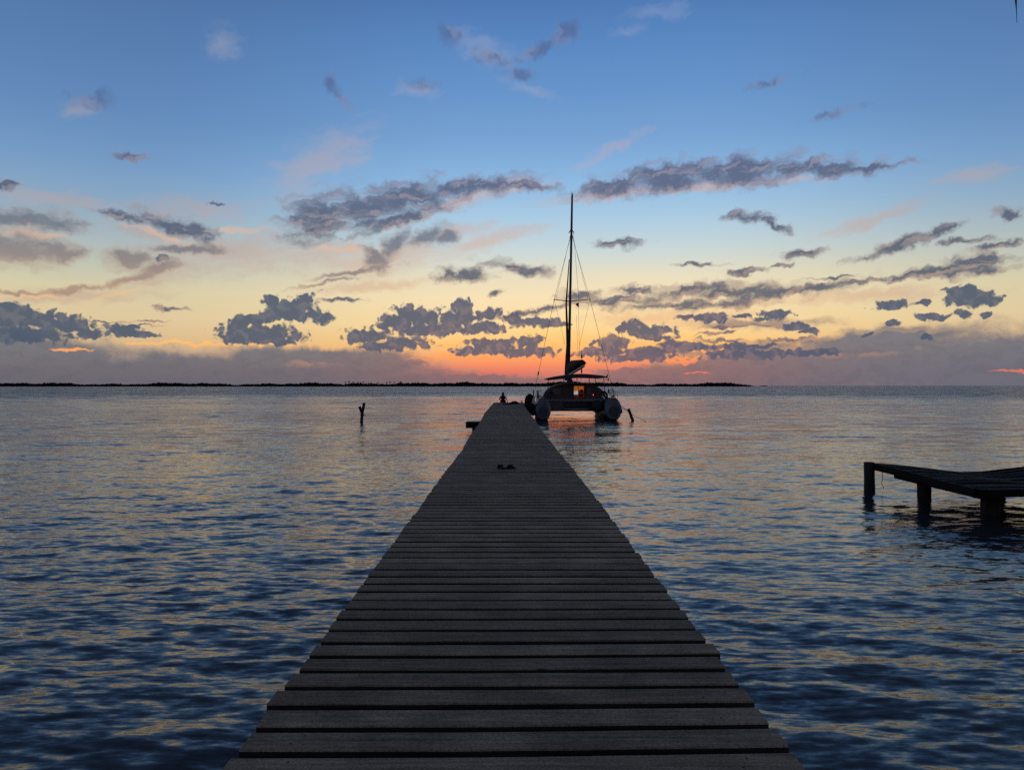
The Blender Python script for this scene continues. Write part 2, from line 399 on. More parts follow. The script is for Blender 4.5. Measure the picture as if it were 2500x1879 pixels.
M = {}
M['deck'] = wood('weathered_deck_wood', (0.17, 0.112, 0.070), (0.28, 0.19, 0.12), 0.8, 'X', 'tone', 0.4, 0.2)
M['beam'] = wood('wet_beam_wood_gap_shade', (0.014, 0.011, 0.009), (0.034, 0.027, 0.022), 0.8, 'X')  # beam wood, also used to darken plank sides as gap shade
M['pile'] = wood('wet_pile_wood', (0.012, 0.012, 0.011), (0.034, 0.033, 0.028), 0.7, 'Z')
M['oldwood'] = wood('old_dark_wood', (0.004, 0.0035, 0.003), (0.013, 0.010, 0.008), 0.85, 'X', None, 0.8, 0.15)
M['hull'] = plain('hull_gelcoat', (0.12, 0.135, 0.155), 0.5, 0.3, 0.2, 3.0)
M['hull_low'] = plain('hull_bottom_paint', (0.03, 0.034, 0.042), 0.6, 0.3, 0.3, 3.0)
M['cabin'] = plain('cabin_paint', (0.095, 0.075, 0.068), 0.6, 0.25, 0.35, 2.5)
M['dark'] = plain('dark_plastic', (0.018, 0.018, 0.020), 0.6, 0.3, 0.3, 5.0)
M['grey'] = plain('grey_tube', (0.11, 0.115, 0.12), 0.55, 0.4, 0.2, 5.0)
M['metal'] = plain('mast_metal', (0.05, 0.045, 0.045), 0.5, 0.4, 0.2, 5.0, 0.3)
M['boom'] = plain('pale_boom_metal', (0.48, 0.46, 0.43), 0.5, 0.4, 0.15, 5.0)
M['canvas'] = plain('brown_canvas', (0.055, 0.034, 0.024), 0.9, 0.15, 0.4, 2.0, bump=0.4)
M['white'] = plain('white_paint', (0.62, 0.62, 0.62), 0.5, 0.4, 0.08, 4.0)
M['rope'] = plain('rope_fibre', (0.06, 0.055, 0.05), 0.9, 0.1, 0.3, 30.0)
M['rubber'] = plain('black_rubber', (0.010, 0.010, 0.011), 0.85, 0.15, 0.3, 6.0)
M['skin'] = plain('skin', (0.12, 0.07, 0.05), 0.6, 0.3, 0.1, 8.0)
M['shirt'] = plain('dark_shirt', (0.015, 0.015, 0.018), 0.9, 0.1, 0.2, 12.0)
M['hair'] = plain('dark_hair', (0.008, 0.007, 0.006), 0.6, 0.3, 0.2, 20.0)
M['red'] = plain('faded_red_cloth', (0.10, 0.02, 0.03), 0.9, 0.1, 0.3, 5.0)
M['leaf'] = plain('mangrove_leaf', (0.014, 0.013, 0.008), 0.9, 0.05, 0.5, 0.15)
M['land'] = plain('shore_mud', (0.018, 0.014, 0.010), 0.9, 0.05, 0.4, 0.1)
M['trunk'] = plain('palm_trunk', (0.02, 0.016, 0.012), 0.9, 0.05, 0.3, 2.0)
M['frond'] = plain('palm_frond_leaf', (0.012, 0.012, 0.02), 0.7, 0.2, 0.3, 8.0)
M['pane'] = plain('dark_window_pane', (0.02, 0.022, 0.026), 0.12, 0.5, 0.1, 2.0)
M['canopy'] = plain('dark_canopy_paint', (0.055, 0.045, 0.042), 0.7, 0.2, 0.3, 2.5)
M['glow_white'] = emitter('glowing_white_notice', (0.62, 0.70, 0.85), 0.55)
M['glow_warm'] = emitter('warm_glowing_blind', (1.0, 0.32, 0.05), 0.28)
M['lamp_red'] = emitter('red_lamp', (1.0, 0.05, 0.10), 2.2)
M['cabin_wood'] = plain('varnished_cabin_wood', (0.50, 0.22, 0.06), 0.5, 0.3, 0.3, 3.0)

# ------------------------------------------------------------------ mesh helpers
def tag(o, label=None, cat=None, group=None, kind=None):
    if label: o['label'] = label
    if cat: o['category'] = cat
    if group: o['group'] = group
    if kind: o['kind'] = kind
    return o

def empty(name, loc=(0, 0, 0), rz=0.0):
    o = bpy.data.objects.new(name, None); o.location = loc; o.rotation_euler = (0, 0, rz)
    o.empty_display_size = 0.2
    COL.objects.link(o); return o

class MB:
    def __init__(self): self.v = []; self.f = []
    def add(self, vs, fs):
        k = len(self.v); self.v += [tuple(p) for p in vs]; self.f += [tuple(i + k for i in q) for q in fs]
        return self
    def box(self, c, s, rot=None):
        x, y, z = [q / 2 for q in s]
        ps = [Vector((a, b, d)) for d in (-z, z) for a, b in ((-x, -y), (x, -y), (x, y), (-x, y))]
        if rot is not None: ps = [rot @ p for p in ps]
        c = Vector(c)
        return self.add([p + c for p in ps], [(0, 3, 2, 1), (4, 5, 6, 7), (0, 1, 5, 4), (1, 2, 6, 5), (2, 3, 7, 6), (3, 0, 4, 7)])
    def tube(self, pts, rad, n=8, cap=True):
        pts = [Vector(p) for p in pts]
        if not isinstance(rad, (list, tuple)): rad = [rad] * len(pts)
        vs, fs = [], []
        up = None
        for i, p in enumerate(pts):
            d = (pts[min(i + 1, len(pts) - 1)] - pts[max(i - 1, 0)]).normalized()
            if up is None:
                up = Vector((1, 0, 0)) if abs(d.x) < 0.8 else Vector((0, 0, 1))
            a = d.cross(up).normalized(); b = d.cross(a).normalized(); up = a.cross(d).normalized()
            for k in range(n):
                t = 2 * math.pi * k / n
                vs.append(p + (a * math.cos(t) + b * math.sin(t)) * rad[i])
        for i in range(len(pts) - 1):
            for k in range(n):
                fs.append((i * n + k, i * n + (k + 1) % n, (i + 1) * n + (k + 1) % n, (i + 1) * n + k))
        if cap:
            fs.append(tuple(range(n))[::-1]); fs.append(tuple(range((len(pts) - 1) * n, len(pts) * n)))
        return self.add(vs, fs)
    def loft(self, rings, cap=True):
        n = len(rings[0]); vs = [p for r in rings for p in r]; fs = []
        for i in range(len(rings) - 1):
            for k in range(n):
                fs.append((i * n + k, i * n + (k + 1) % n, (i + 1) * n + (k + 1) % n, (i + 1) * n + k))
        if cap:
            fs.append(tuple(range(n))[::-1]); fs.append(tuple(range((len(rings) - 1) * n, len(rings) * n)))
        return self.add(vs, fs)
    def build(self, name, mat, parent=None, smooth=False, bevel=0.0):
        me = bpy.data.meshes.new(name); me.from_pydata(self.v, [], self.f); me.update()
        bm = bmesh.new(); bm.from_mesh(me); bmesh.ops.recalc_face_normals(bm, faces=bm.faces)
        if bevel: bmesh.ops.bevel(bm, geom=list(bm.edges), offset=bevel, segments=2, affect='EDGES', profile=0.6)
        bm.to_mesh(me); bm.free()
        me.materials.append(mat)
        if smooth: me.polygons.foreach_set('use_smooth', [True] * len(me.polygons))
        o = bpy.data.objects.new(name, me); COL.objects.link(o)
        if parent: o.parent = parent
        return o

def X(px, d): return (px - 1106.0) / F * d
def Z(py, d): return EYE + (HZ - py) / F * d

# ------------------------------------------------------------------ water
def build_water():
    rng = np.random.default_rng(11)
    ys = [1.2]
    while ys[-1] < 40000:
        y = ys[-1]; ys.append(y + max(0.028, y * y / 2100.0 * 0.9) if y < 600 else y * 1.35)
    ys = np.array([-400, -100, -40, -20, -12, -8, -5, -3, -2, -1.2, -0.6, 0.0, 0.5, 0.9] + ys)
    t = np.linspace(-1, 1, 560)
    t = np.sign(t) * np.abs(t) ** 1.0
    outer = np.array([1.06, 1.15, 1.3, 1.6, 2.2, 3.5, 6, 10, 20, 45])
    t = np.concatenate([-outer[::-1], t, outer])
    wx = np.where(ys > 0, np.abs(ys) * 0.74 + 1.6, 12.0)
    wx = np.maximum(wx, 1.6 + 0 * wx)
    Xg = wx[:, None] * t[None, :]
    Yg = np.repeat(ys[:, None], len(t), 1)
    # keep the outer columns from wobbling between rows behind the camera
    dyy = np.gradient(ys)[:, None]
    dxx = np.gradient(Xg, axis=1)
    Zg = np.zeros_like(Xg); Dx = np.zeros_like(Xg); Dy = np.zeros_like(Xg)
    # patches where the breeze is stronger
    patch = 1 + 0.35 * np.sin(Xg * 0.31 + 0.5 * np.sin(Yg * 0.21)) * np.sin(Yg * 0.27 + 1.3 + 0.7 * np.sin(Xg * 0.17))
    for i in range(130):
        lam = 0.12 * (2.4 / 0.12) ** (rng.random())
        th = rng.normal(0.10, 0.50)
        k = 2 * math.pi / lam
        slope = 0.0142 * (lam / 0.7) ** (0.15 if lam < 0.7 else -0.55)
        a = slope / k
        kx, ky = k * math.sin(th), k * math.cos(th)
        ph = rng.random() * 6.283
        # wave groups: each component fades in and out over a few lengths
        g = 0.6 + 0.6 * np.sin(Xg * kx * 0.13 + Yg * ky * 0.11 - Xg * ky * 0.12 + ph * 3)
        fade = np.clip((lam / np.maximum(dyy, 1e-6) - 2.2) / 3.0, 0, 1) * np.clip((lam / np.maximum(dxx, 1e-6) - 2.2) / 3.0, 0, 1)
        arg = kx * Xg + ky * Yg + ph + 0.5 * np.sin(0.21 * k * Xg * math.cos(th) + ph)
        A = a * g * fade * patch
        Zg += A * np.cos(arg)
        Dx -= 0.75 * A * math.sin(th) * np.sin(arg)
        Dy -= 0.75 * A * math.cos(th) * np.sin(arg)
    Xg = Xg + Dx; Yg = Yg + Dy
    nr, nc = Xg.shape
    co = np.stack([Xg, Yg, Zg], -1).reshape(-1, 3).astype(np.float32)
    idx = np.arange(nr * nc).reshape(nr, nc)
    q = np.stack([idx[:-1, :-1], idx[:-1, 1:], idx[1:, 1:], idx[1:, :-1]], -1).reshape(-1, 4)
    me = bpy.data.meshes.new('water')
    me.vertices.add(len(co)); me.vertices.foreach_set('co', co.ravel())
    me.loops.add(q.size); me.loops.foreach_set('vertex_index', q.ravel().astype(np.int32))
    me.polygons.add(len(q))
    me.polygons.foreach_set('loop_start', np.arange(0, q.size, 4, dtype=np.int32))
    me.polygons.foreach_set('loop_total', np.full(len(q), 4, dtype=np.int32))
    me.polygons.foreach_set('use_smooth', np.ones(len(q), dtype=bool))
    me.update(calc_edges=True); me.validate()
    def b(t, bs):
        geo = t.n.new('ShaderNodeNewGeometry')
        p = geo.outputs['Position']
        xyz = t.sep(p)
        dist = t.v('LENGTH', p)
        amp_far = t.smooth(dist, 6.0, 60.0)
        half = (0.5, 0.5, 0.5)
        pf = t.comb(t.m('MULTIPLY', xyz[0], 0.32), xyz[1], 0.0)
        a1 = t.v('SUBTRACT', t.noise(pf, 11.0, 4.0, 0.6, '2D')[1], half)
        a2 = t.v('SUBTRACT', t.noise(t.v('ADD', pf, (31.0, 7.0, 0.0)), 2.1, 4.0, 0.6, '2D')[1], half)
        a3 = t.v('SUBTRACT', t.noise(t.v('ADD', pf, (3.0, 71.0, 0.0)), 0.45, 4.0, 0.6, '2D')[1], half)
        s = t.v('SCALE', a1, scale=t.smooth(amp_far, 0, 1, 0.50, 0.40))
        s = t.v('ADD', s, t.v('SCALE', a2, scale=t.smooth(amp_far, 0, 1, 0.30, 0.60)))
        s = t.v('ADD', s, t.v('SCALE', a3, scale=t.smooth(amp_far, 0, 1, 0.0, 0.65)))
        s = t.v('SCALE', s, scale=t.smooth(dist, 50.0, 260.0, 1.0, 3.6))
        # far off the steep faces of the chop all look back at the shore
        sv = t.sep(s)
        s = t.comb(sv[0], t.mixf(t.smooth(dist, 50.0, 240.0), sv[1], t.m('MULTIPLY_ADD', t.m('ABSOLUTE', sv[1]), -1.0, -0.03)), 0.0)
        # slicks and cat's-paws
        gust = t.noise(t.comb(t.m('MULTIPLY', xyz[0], 0.012), t.m('MULTIPLY', xyz[1], 0.05), 0.0), 1.6, 4.0, 0.55, '2D')[0]
        s = t.v('SCALE', s, scale=t.smooth(gust, 0.35, 0.66, 0.72, 1.25))
        n = t.v('NORMALIZE', t.v('ADD', geo.outputs['Normal'], t.v('MULTIPLY', s, (1.0, 1.0, 0.0))))
        t.put(bs.inputs['Normal'], n)
        depth = t.noise(p, 0.2, 3.0, 0.5)[0]
        t.put(bs.inputs['Base Color'], t.mix(depth, (0.026, 0.026, 0.030, 1), (0.038, 0.038, 0.040, 1)))
        t.put(bs.inputs['Roughness'], t.smooth(dist, 10.0, 300.0, 0.10, 0.12))
        bs.inputs['IOR'].default_value = 1.333
    me.materials.append(material('sea_water', b))
    o = bpy.data.objects.new('water', me); COL.objects.link(o)
    tag(o, kind='structure')
build_water()

# ------------------------------------------------------------------ island with mangroves and palms
def build_island():
    rng = random.Random(5)
    D0 = 2000.0
    x0, x1 = X(-500, D0), X(1632, D0)
    def prof(x):
        px = 1106 + x / D0 * F
        h = 8.0 + 1.6 * math.sin(px * 0.021) + 1.3 * math.sin(px * 0.057 + 1) + 0.8 * math.sin(px * 0.131 + 2)
        h += 4.2 * math.exp(-((px - 1210) / 90.0) ** 2) + 2.2 * math.exp(-((px - 850) / 70.0) ** 2) + 2.0 * math.exp(-((px - 1050) / 60.0) ** 2)
        h *= min(1.0, max(0.0, (1634 - px) / 34.0)) ** 0.6
        return max(0.3, h)
    # the low ground itself
    mb = MB(); rows = []
    n = 200
    for j, (dy, zz) in enumerate([(-6, -0.5), (0, 0.5), (60, 1.0), (260, 1.0), (300, -0.5)]):
        rows.append([(x0 + (x1 - x0) * i / n, D0 + dy + 4 * math.sin(i * 0.9), zz) for i in range(n + 1)])
    vs = [p for r in rows for p in r]; fs = []
    for j in range(4):
        for i in range(n): fs.append((j * (n + 1) + i, j * (n + 1) + i + 1, (j + 1) * (n + 1) + i + 1, (j + 1) * (n + 1) + i))
    mb.add(vs, fs); tag(mb.build('island', M['land']), kind='structure')
    # mangroves: thousands of small leafy clumps
    mb = MB()
    x = x0
    while x < x1 - 3:
        for row in range(3):
            h = prof(x) * (0.8 + 0.35 * rng.random()) * (1.0 if row else 0.8)
            yy = D0 + 2 + row * 12 + rng.random() * 8
            k = int(3 + h)
            for c in range(k):
                r = 1.1 + rng.random() * 1.5
                cx = x + rng.uniform(-3, 3); cz = 0.4 + (h - r) * (c + 1) / k * (0.85 + 0.15 * rng.random())
                pts = []
                for q in range(6):
                    ang = q / 6 * 6.283
                    pts.append((cx + r * 1.3 * math.cos(ang) * rng.uniform(.7, 1.2), yy + r * math.sin(ang) * .8, cz + rng.uniform(-.5, .3) * r))
                pts.append((cx, yy, cz + r * rng.uniform(.6, 1.1))); pts.append((cx, yy, cz - r * 0.9))
                fs = [(q, (q + 1) % 6, 6) for q in range(6)] + [((q + 1) % 6, q, 7) for q in range(6)]
                mb.add(pts, fs)
        x += 2.6
    tag(mb.build('mangroves', M['leaf']), kind='stuff')
    # the islet beyond the point
    mb = MB(); rings = []
    for i, s in enumerate([(1.0, -0.4), (0.9, 0.8), (0.6, 1.8), (0.15, 2.4)]):
        rings.append([(X(1650, 2600) + 15 * s[0] * math.cos(a) * (1 + .2 * math.sin(3 * a)), 2600 + 14 * s[0] * math.sin(a), s[1] + .4 * math.sin(a * 5)) for a in [q / 14 * 6.283 for q in range(14)]])
    mb.loft(rings); tag(mb.build('islet', M['land'], smooth=True), kind='structure')
    # palms: one frond-by-frond crown each
    spots = [(746, 22), (752.5, 24, 1), (763, 21.5), (773, 21), (777, 20, 1), (786, 22, -1), (796, 18.5), (800, 18, 1), (817, 19.5), (835, 20), (841, 22, 1), (852, 21), (865, 21.5), (868, 23, -1)]
    desc = ['leftmost palm of the row on the far island', 'tall palm leaning right at the left end of the island row', 'thin palm standing alone third from the left on the island',
            'palm with dense crown fourth from the left on the island', 'short palm fifth from the left beside the dense crowned one', 'leaning palm at the middle of the left cluster on the island',
            'low palm seventh from the left on the island', 'low palm eighth from the left leaning right', 'stout short palm between the two palm clusters',
            'palm starting the right cluster on the island', 'tall thin palm leaning right in the right cluster', 'palm in the middle of the right cluster',
            'palm second from the right end of the island row', 'tallest palm at the right end of the island row']
    for s, (sp, ds) in enumerate(zip(spots, desc)):
        h = sp[1] * 0.55; lean = sp[2] * 2.0 if len(sp) > 2 else rng.uniform(-.5, .5)
        root = empty('palm_tree', (X(sp[0], D0 - 4), D0 - 4, 0.2))
        tag(root, ds, 'palm tree', 'palms on the far island')
        b = MB(); b.tube([(0, 0, 0), (lean * .3, 0, h * .5), (lean, 0, h)], [.6, .5, .4], 6); b.build('trunk', M['trunk'], root)
        c = MB()
        for k in range(13):
            a = k / 13 * 6.283 + rng.random(); L = rng.uniform(2.4, 3.6); up = rng.uniform(.2, 1.0)
            pr = []
            for q in range(6):
                u = q / 5
                pr.append(Vector((lean + L * u * math.cos(a), L * u * math.sin(a), h + up * 3.4 * u - 3.6 * u * u)))
            side = Vector((-math.sin(a), math.cos(a), 0))
            for q in range(5):
                w0 = .55 * math.sin(math.pi * (q / 5 * .8 + .2)) + .1; w1 = .55 * math.sin(math.pi * min(1, ((q + 1) / 5 * .8 + .2))) + .05
                p, p2 = pr[q], pr[q + 1]
                dn = Vector((0, 0, -.45))
                c.add([p, p2, p2 + side * w1 + dn, p + side * w0 + dn], [(0, 1, 2, 3)])
                c.add([p, p2, p2 - side * w1 + dn, p - side * w0 + dn], [(3, 2, 1, 0)])
        c.build('crown', M['leaf'], root)
build_island()

# ------------------------------------------------------------------ main pier
PD = [(-4, -1.12, 1.14), (3, -1.12, 1.14), (10, -1.15, 1.125), (18, -1.17, 1.06), (24, -1.27, 1.01), (33, -1.33, 0.99),
      (42, -1.49, 0.97), (48, -1.52, 0.93), (56, -1.56, 0.97), (68.7, -1.58, 1.05)]
def edges_at(d):
    for (a, l0, r0), (b, l1, r1) in zip(PD, PD[1:]):
        if d <= b:
            t = (d - a) / (b - a); return l0 + (l1 - l0) * t, r0 + (r1 - r0) * t
    return PD[-1][1:]

def build_pier():
    rng = random.Random(21)
    root = empty('wooden_pier', (0, 0, 0))
    tag(root, 'long weathered grey plank pier running straight out over the water to the catamaran', 'pier')
    mb = MB(); tones = []; fdark = []
    y = -3.0; pitch = 0.2275; k = 0
    y = 3.152 - pitch * 27 + 0.016
    nx = 10
    while y < 68.7:
        l, r = edges_at(y + .1)
        l += rng.uniform(-.010, .010) - (.02 if rng.random() < .06 else 0); r += rng.uniform(-.010, .012) + (.02 if rng.random() < .06 else 0)
        wdt = 0.168 + rng.uniform(-.005, .005)
        yaw = math.tan(R(1.5 * max(0.12, 1 - max(0, y - 3) / 3.2) + rng.uniform(-.10, .10)))
        z0 = DECK + rng.uniform(-.0015, .0015) + .008 * math.sin(y * .6)
        tilt = rng.uniform(-.003, .003); roll = rng.uniform(-.002, .002); cup = rng.uniform(-.003, .004); bow = rng.uniform(-.006, .006)
        th = .045
        vs, fs = [], []
        ch = .006
        for i in range(nx + 1):
            u = i / nx; x = l + (r - l) * u
            yy = y + yaw * max(x + .1, -.1 * 0 - .0) * 1.0 + bow * math.sin(u * 3.14) + rng.uniform(-.0012, .0012)
            if x < 0: yy = y + yaw * x * .15 + bow * math.sin(u * 3.14)
            zz = z0 + tilt * (u - .5)
            prof = [(0, -th), (0, -ch), (ch, 0), (wdt * .5, cup), (wdt - ch, 0), (wdt, -ch), (wdt, -th)]
            e1 = rng.uniform(-.0015, .0015)
            for (py, pz) in prof:
                vs.append((x, yy + py + (e1 if py < .05 else 0), zz + pz + roll * (py / wdt)))
        m = 7
        for i in range(nx):
            for q in range(m):
                fs.append((i * m + q, i * m + (q + 1) % m, (i + 1) * m + (q + 1) % m, (i + 1) * m + q))
        fs.append(tuple(range(m))[::-1]); fs.append(tuple(range(nx * m, nx * m + m)))
        fdark += [q % m in (0, 5, 6) for i in range(nx) for q in range(m)] + [True, True]  # board sides and ends coloured dark: wet edges plus painted shade of the gaps
        mb.add(vs, fs); tn = rng.random() * .6 + .2 + (.25 if rng.random() < .04 else 0); tones += [(tn, rng.random(), rng.random(), 1.0)] * len(vs)
        if 2.0 < y < 16.0:
            for xn in (l + .2, l + .24, r - .2, r - .24):
                for yn in (.045, wdt - .045):
                    qx, qy = xn + rng.uniform(-.01, .01), y + yn + rng.uniform(-.008, .008) + (yaw * (xn + .1) if xn > 0 else yaw * xn * .15)
                    ring_ = [(qx + .0055 * math.cos(a), qy + .0055 * math.sin(a), z0 + .0035) for a in [w_ * .785 for w_ in range(8)]]
                    if rng.random() < .6: mb.add(ring_, [tuple(range(8))]); fdark.append(True); tones += [(tn, .5, .5, 1.0)] * 8
        y += pitch + rng.uniform(-.004, .004); k += 1
    o = mb.build('deck', M['deck'], root)
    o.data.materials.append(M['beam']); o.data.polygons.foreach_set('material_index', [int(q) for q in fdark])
    at = o.data.color_attributes.new('tone', 'FLOAT_COLOR', 'POINT')
    at.data.foreach_set('color', np.array(tones, dtype=np.float32).ravel())
    # two long bearers, cross heads and piles under the boards
    for sgn in (0, 1):
        b = MB(); pts = []
        for d in range(-3, 69, 4):
            l, r = edges_at(d); x = l + .22 if sgn == 0 else r - .22
            pts.append((x, d))
        for (xa, ya), (xb, yb) in zip(pts, pts[1:]):
            ang = math.atan2(xb - xa, yb - ya)
            b.box(((xa + xb) / 2, (ya + yb) / 2, DECK - .155), (.08, yb - ya - .01, .19), Matrix.Rotation(-ang, 3, 'Z'))
        b.build('bearer', M['beam'], root)
    d = 1.5
    while d < 68.5:
        l, r = edges_at(d)
        b = MB(); b.box(((l + r) / 2, d, DECK - .335), (r - l - .1, .14, .16)); b.build('cross_head', M['beam'], root)
        for x in (l + .26, r - .26):
            b = MB(); b.tube([(x + rng.uniform(-.03, .03), d - .17, -1.6), (x, d - .17, DECK - .26)], [.10, .085], 10)
            b.build('post', M['pile'], root, smooth=True)
        d += 3.9
    return root
build_pier()

# low landing stage on the left
def build_stage():
    d = 40.0
    z = Z(912, d)
    xl = X(1005, d)
    root = empty('landing_stage', ((xl - 1.3) / 2, d + .6, 0))
    tag(root, 'small low wooden landing stage sticking out from the left side of the long pier', 'landing stage')
    ox, oy = root.location.x, root.location.y
    b = MB()
    for i in range(6):
        b.box((0, -.6 + .22 * i, z - .025), (-1.34 - xl, .2, .05))
    b.build('deck', M['beam'], root)
    for yf in (-.68, .58):
        b = MB(); b.box((0, yf, z - .17), (-1.36 - xl, .06, .26)); b.build('fascia', M['oldwood'], root)
    for (x, yy) in ((xl + .45 - ox, -.5), (xl + .45 - ox, .45)):
        b = MB(); b.tube([(x, yy, -1.5), (x, yy, z - .06)], [.11, .1], 10); b.build('post', M['pile'], root, smooth=True)
build_stage()

# ------------------------------------------------------------------ old collapsed dock on the right
def build_old_dock():
    rng = random.Random(3)
    root = empty('old_dock', (12.0, 15.4, 0))
    tag(root, 'old sagging dark timber dock on thick piles at the right edge', 'dock')
    ox, oy = 12.0, 15.4
    y0, y1 = 13.5, 17.35
    xr = 17.5
    def top(x, y):
        u = (x - 8.15)
        s = -.20 * math.exp(-((u - 2.3) / 1.15) ** 2) * (.35 + .65 * (y - y0) / (y1 - y0))
        return .64 + s + .02 * math.sin(x * 2 + y) - .03 * (y1 - y) / 4
    b = MB(); nb = 19
    for j in range(nb):
        ya = y0 + (y1 - y0) * j / nb; wd = (y1 - y0) / nb - .025
        xs, xe = 8.15 + rng.uniform(-.02, .03), xr
        gaps = {5: [(11.0, 13.2)], 9: [(10.6, 11.0)], 6: [(12.6, 14.0)], 16: [(12.4, 12.8)]}.get(j, [])
        dz = rng.uniform(-.035, .02); seg = [(xs, xe)]
        for g0, g1 in gaps: seg = [(xs, g0), (g1, xe)]
        for a, e in seg:
            n = max(2, int((e - a) / .35)); vs = []; fs = []
            for i in range(n + 1):
                x = a + (e - a) * i / n; z = top(x, ya) + dz
                w = rng.uniform(-.006, .006)
                for (py, pz) in ((0, -.045), (0, 0), (wd, .0), (wd, -.045)): vs.append((x - ox, ya + py + w - oy, z + pz))
            for i in range(n):
                for q in range(4): fs.append((i * 4 + q, i * 4 + (q + 1) % 4, i * 4 + 4 + (q + 1) % 4, i * 4 + 4 + q))
            fs += [(3, 2, 1, 0), (n * 4, n * 4 + 1, n * 4 + 2, n * 4 + 3)]
            b.add(vs, fs)
    b.build('deck', M['oldwood'], root)
    # edge boards
    def board(pts, w, h):
        bb = MB(); vs = []; fs = []
        for (x, y, z) in pts:
            for (px, pz) in ((-w, -h), (-w, 0), (w, 0), (w, -h)):
                vs.append((x - ox + (px if abs(pts[0][0] - pts[-1][0]) < 1 else 0), y - oy + (px if abs(pts[0][0] - pts[-1][0]) >= 1 else 0), z + pz))
        n = len(pts) - 1
        for i in range(n):
            for q in range(4): fs.append((i * 4 + q, i * 4 + (q + 1) % 4, i * 4 + 4 + (q + 1) % 4, i * 4 + 4 + q))
        fs += [(3, 2, 1, 0), (n * 4, n * 4 + 1, n * 4 + 2, n * 4 + 3)]
        return bb.add(vs, fs)
    side = [(8.09, y0 - .05 + (y1 - y0 + .1) * i / 8, top(8.12, y0 + (y1 - y0) * i / 8) + .015) for i in range(9)]
    board(side, .03, .15).build('side_board', M['oldwood'], root)
    board([(8.15 + .5 * i, y0 - .09, top(8.15 + .5 * i, y0) - .0) for i in range(19)], .03, .13).build('front_board', M['oldwood'], root)
    board([(8.15 + .5 * i, y1 + .05, top(8.15 + .5 * i, y1) - .0) for i in range(19)], .03, .12).build('back_board', M['oldwood'], root)
    for xx in (8.6, 10.4, 12.4, 14.4):
        b = MB(); b.box((xx - ox, 0, .40 if xx != 10.4 else .30), (.1, y1 - y0 - .2, .14)); b.build('bearer', M['oldwood'], root)
    for (x, y, zt, r, ln) in ((8.03, 17.3, .68, .12, .03), (8.86, 16.55, .50, .135, .02), (8.98, 14.45, .50, .16, 0), (10.9, 17.2, .36, .12, .02), (13.4, 16.9, .5, .13, 0), (13.2, 13.9, .5, .14, 0)):
        b = MB(); n = 6; pts = [(x - ox + ln * (1 - i / n), y - oy, -1.6 + (zt + 1.6) * i / n) for i in range(n + 1)]
        b.tube(pts, [r * rng.uniform(.94, 1.06) * (1.06 - .08 * i / n) for i in range(n + 1)], 12)
        b.build('post', M['pile'], root, smooth=True)
    b = MB(); b.tube([(8.22, 17.1, .5), (8.24, 17.1, .35), (8.21, 17.1, .22), (8.26, 17.1, .14), (8.25, 17.1, .10)], .007, 5)
    o = b.build('rope_end', M['rope']); tag(o, 'frayed rope end dangling beside the corner post of the old dock', 'rope')
build_old_dock()

# ------------------------------------------------------------------ mooring posts
def build_posts():
    d = 50.0
    x, yb = X(781, d), 913
    root = empty('forked_mooring_post', (x, d, 0))
    tag(root, 'dark forked wooden post shaped like a Y standing alone in the water at left', 'post')
    def P_(px, py): return (X(px, d) - x, 0, Z(py, d))
    b = MB(); b.tube([P_(782, 935), P_(781, 911), P_(782, 893), P_(785, 880), P_(786.5, 870)], [.10, .10, .095, .095, .10], 9)
    b.build('post', M['pile'], root, smooth=False)
    b = MB(); b.tube([P_(783, 897), P_(780, 888), P_(776.6, 878)], [.075, .085, .095], 8); b.build('branch', M['pile'], root)
    b = MB(); b.tube([P_(784, 896), P_(787, 897.5)], [.05, .045], 6); b.tube([P_(787, 897.5), P_(793, 898)], [.02, .015], 5); b.build('stub', M['pile'], root)
    d = 53.0
    x = X(1366, d)
    root = empty('mooring_post', (x, d, 0))
    tag(root, 'dark leaning mooring post in the water right of the catamaran', 'post')
    def Q_(px, py): return (X(px, d) - x, 0, Z(py, d))
    b = MB(); b.tube([Q_(1371, 925), Q_(1366.5, 907), Q_(1362, 895), Q_(1357.5, 883)], [.105, .105, .10, .10], 10); b.build('post', M['pile'], root)
    b = MB(); b.tube([Q_(1359, 888), Q_(1355.5, 890)], [.03, .02], 5); b.build('peg', M['pile'], root)
build_posts()

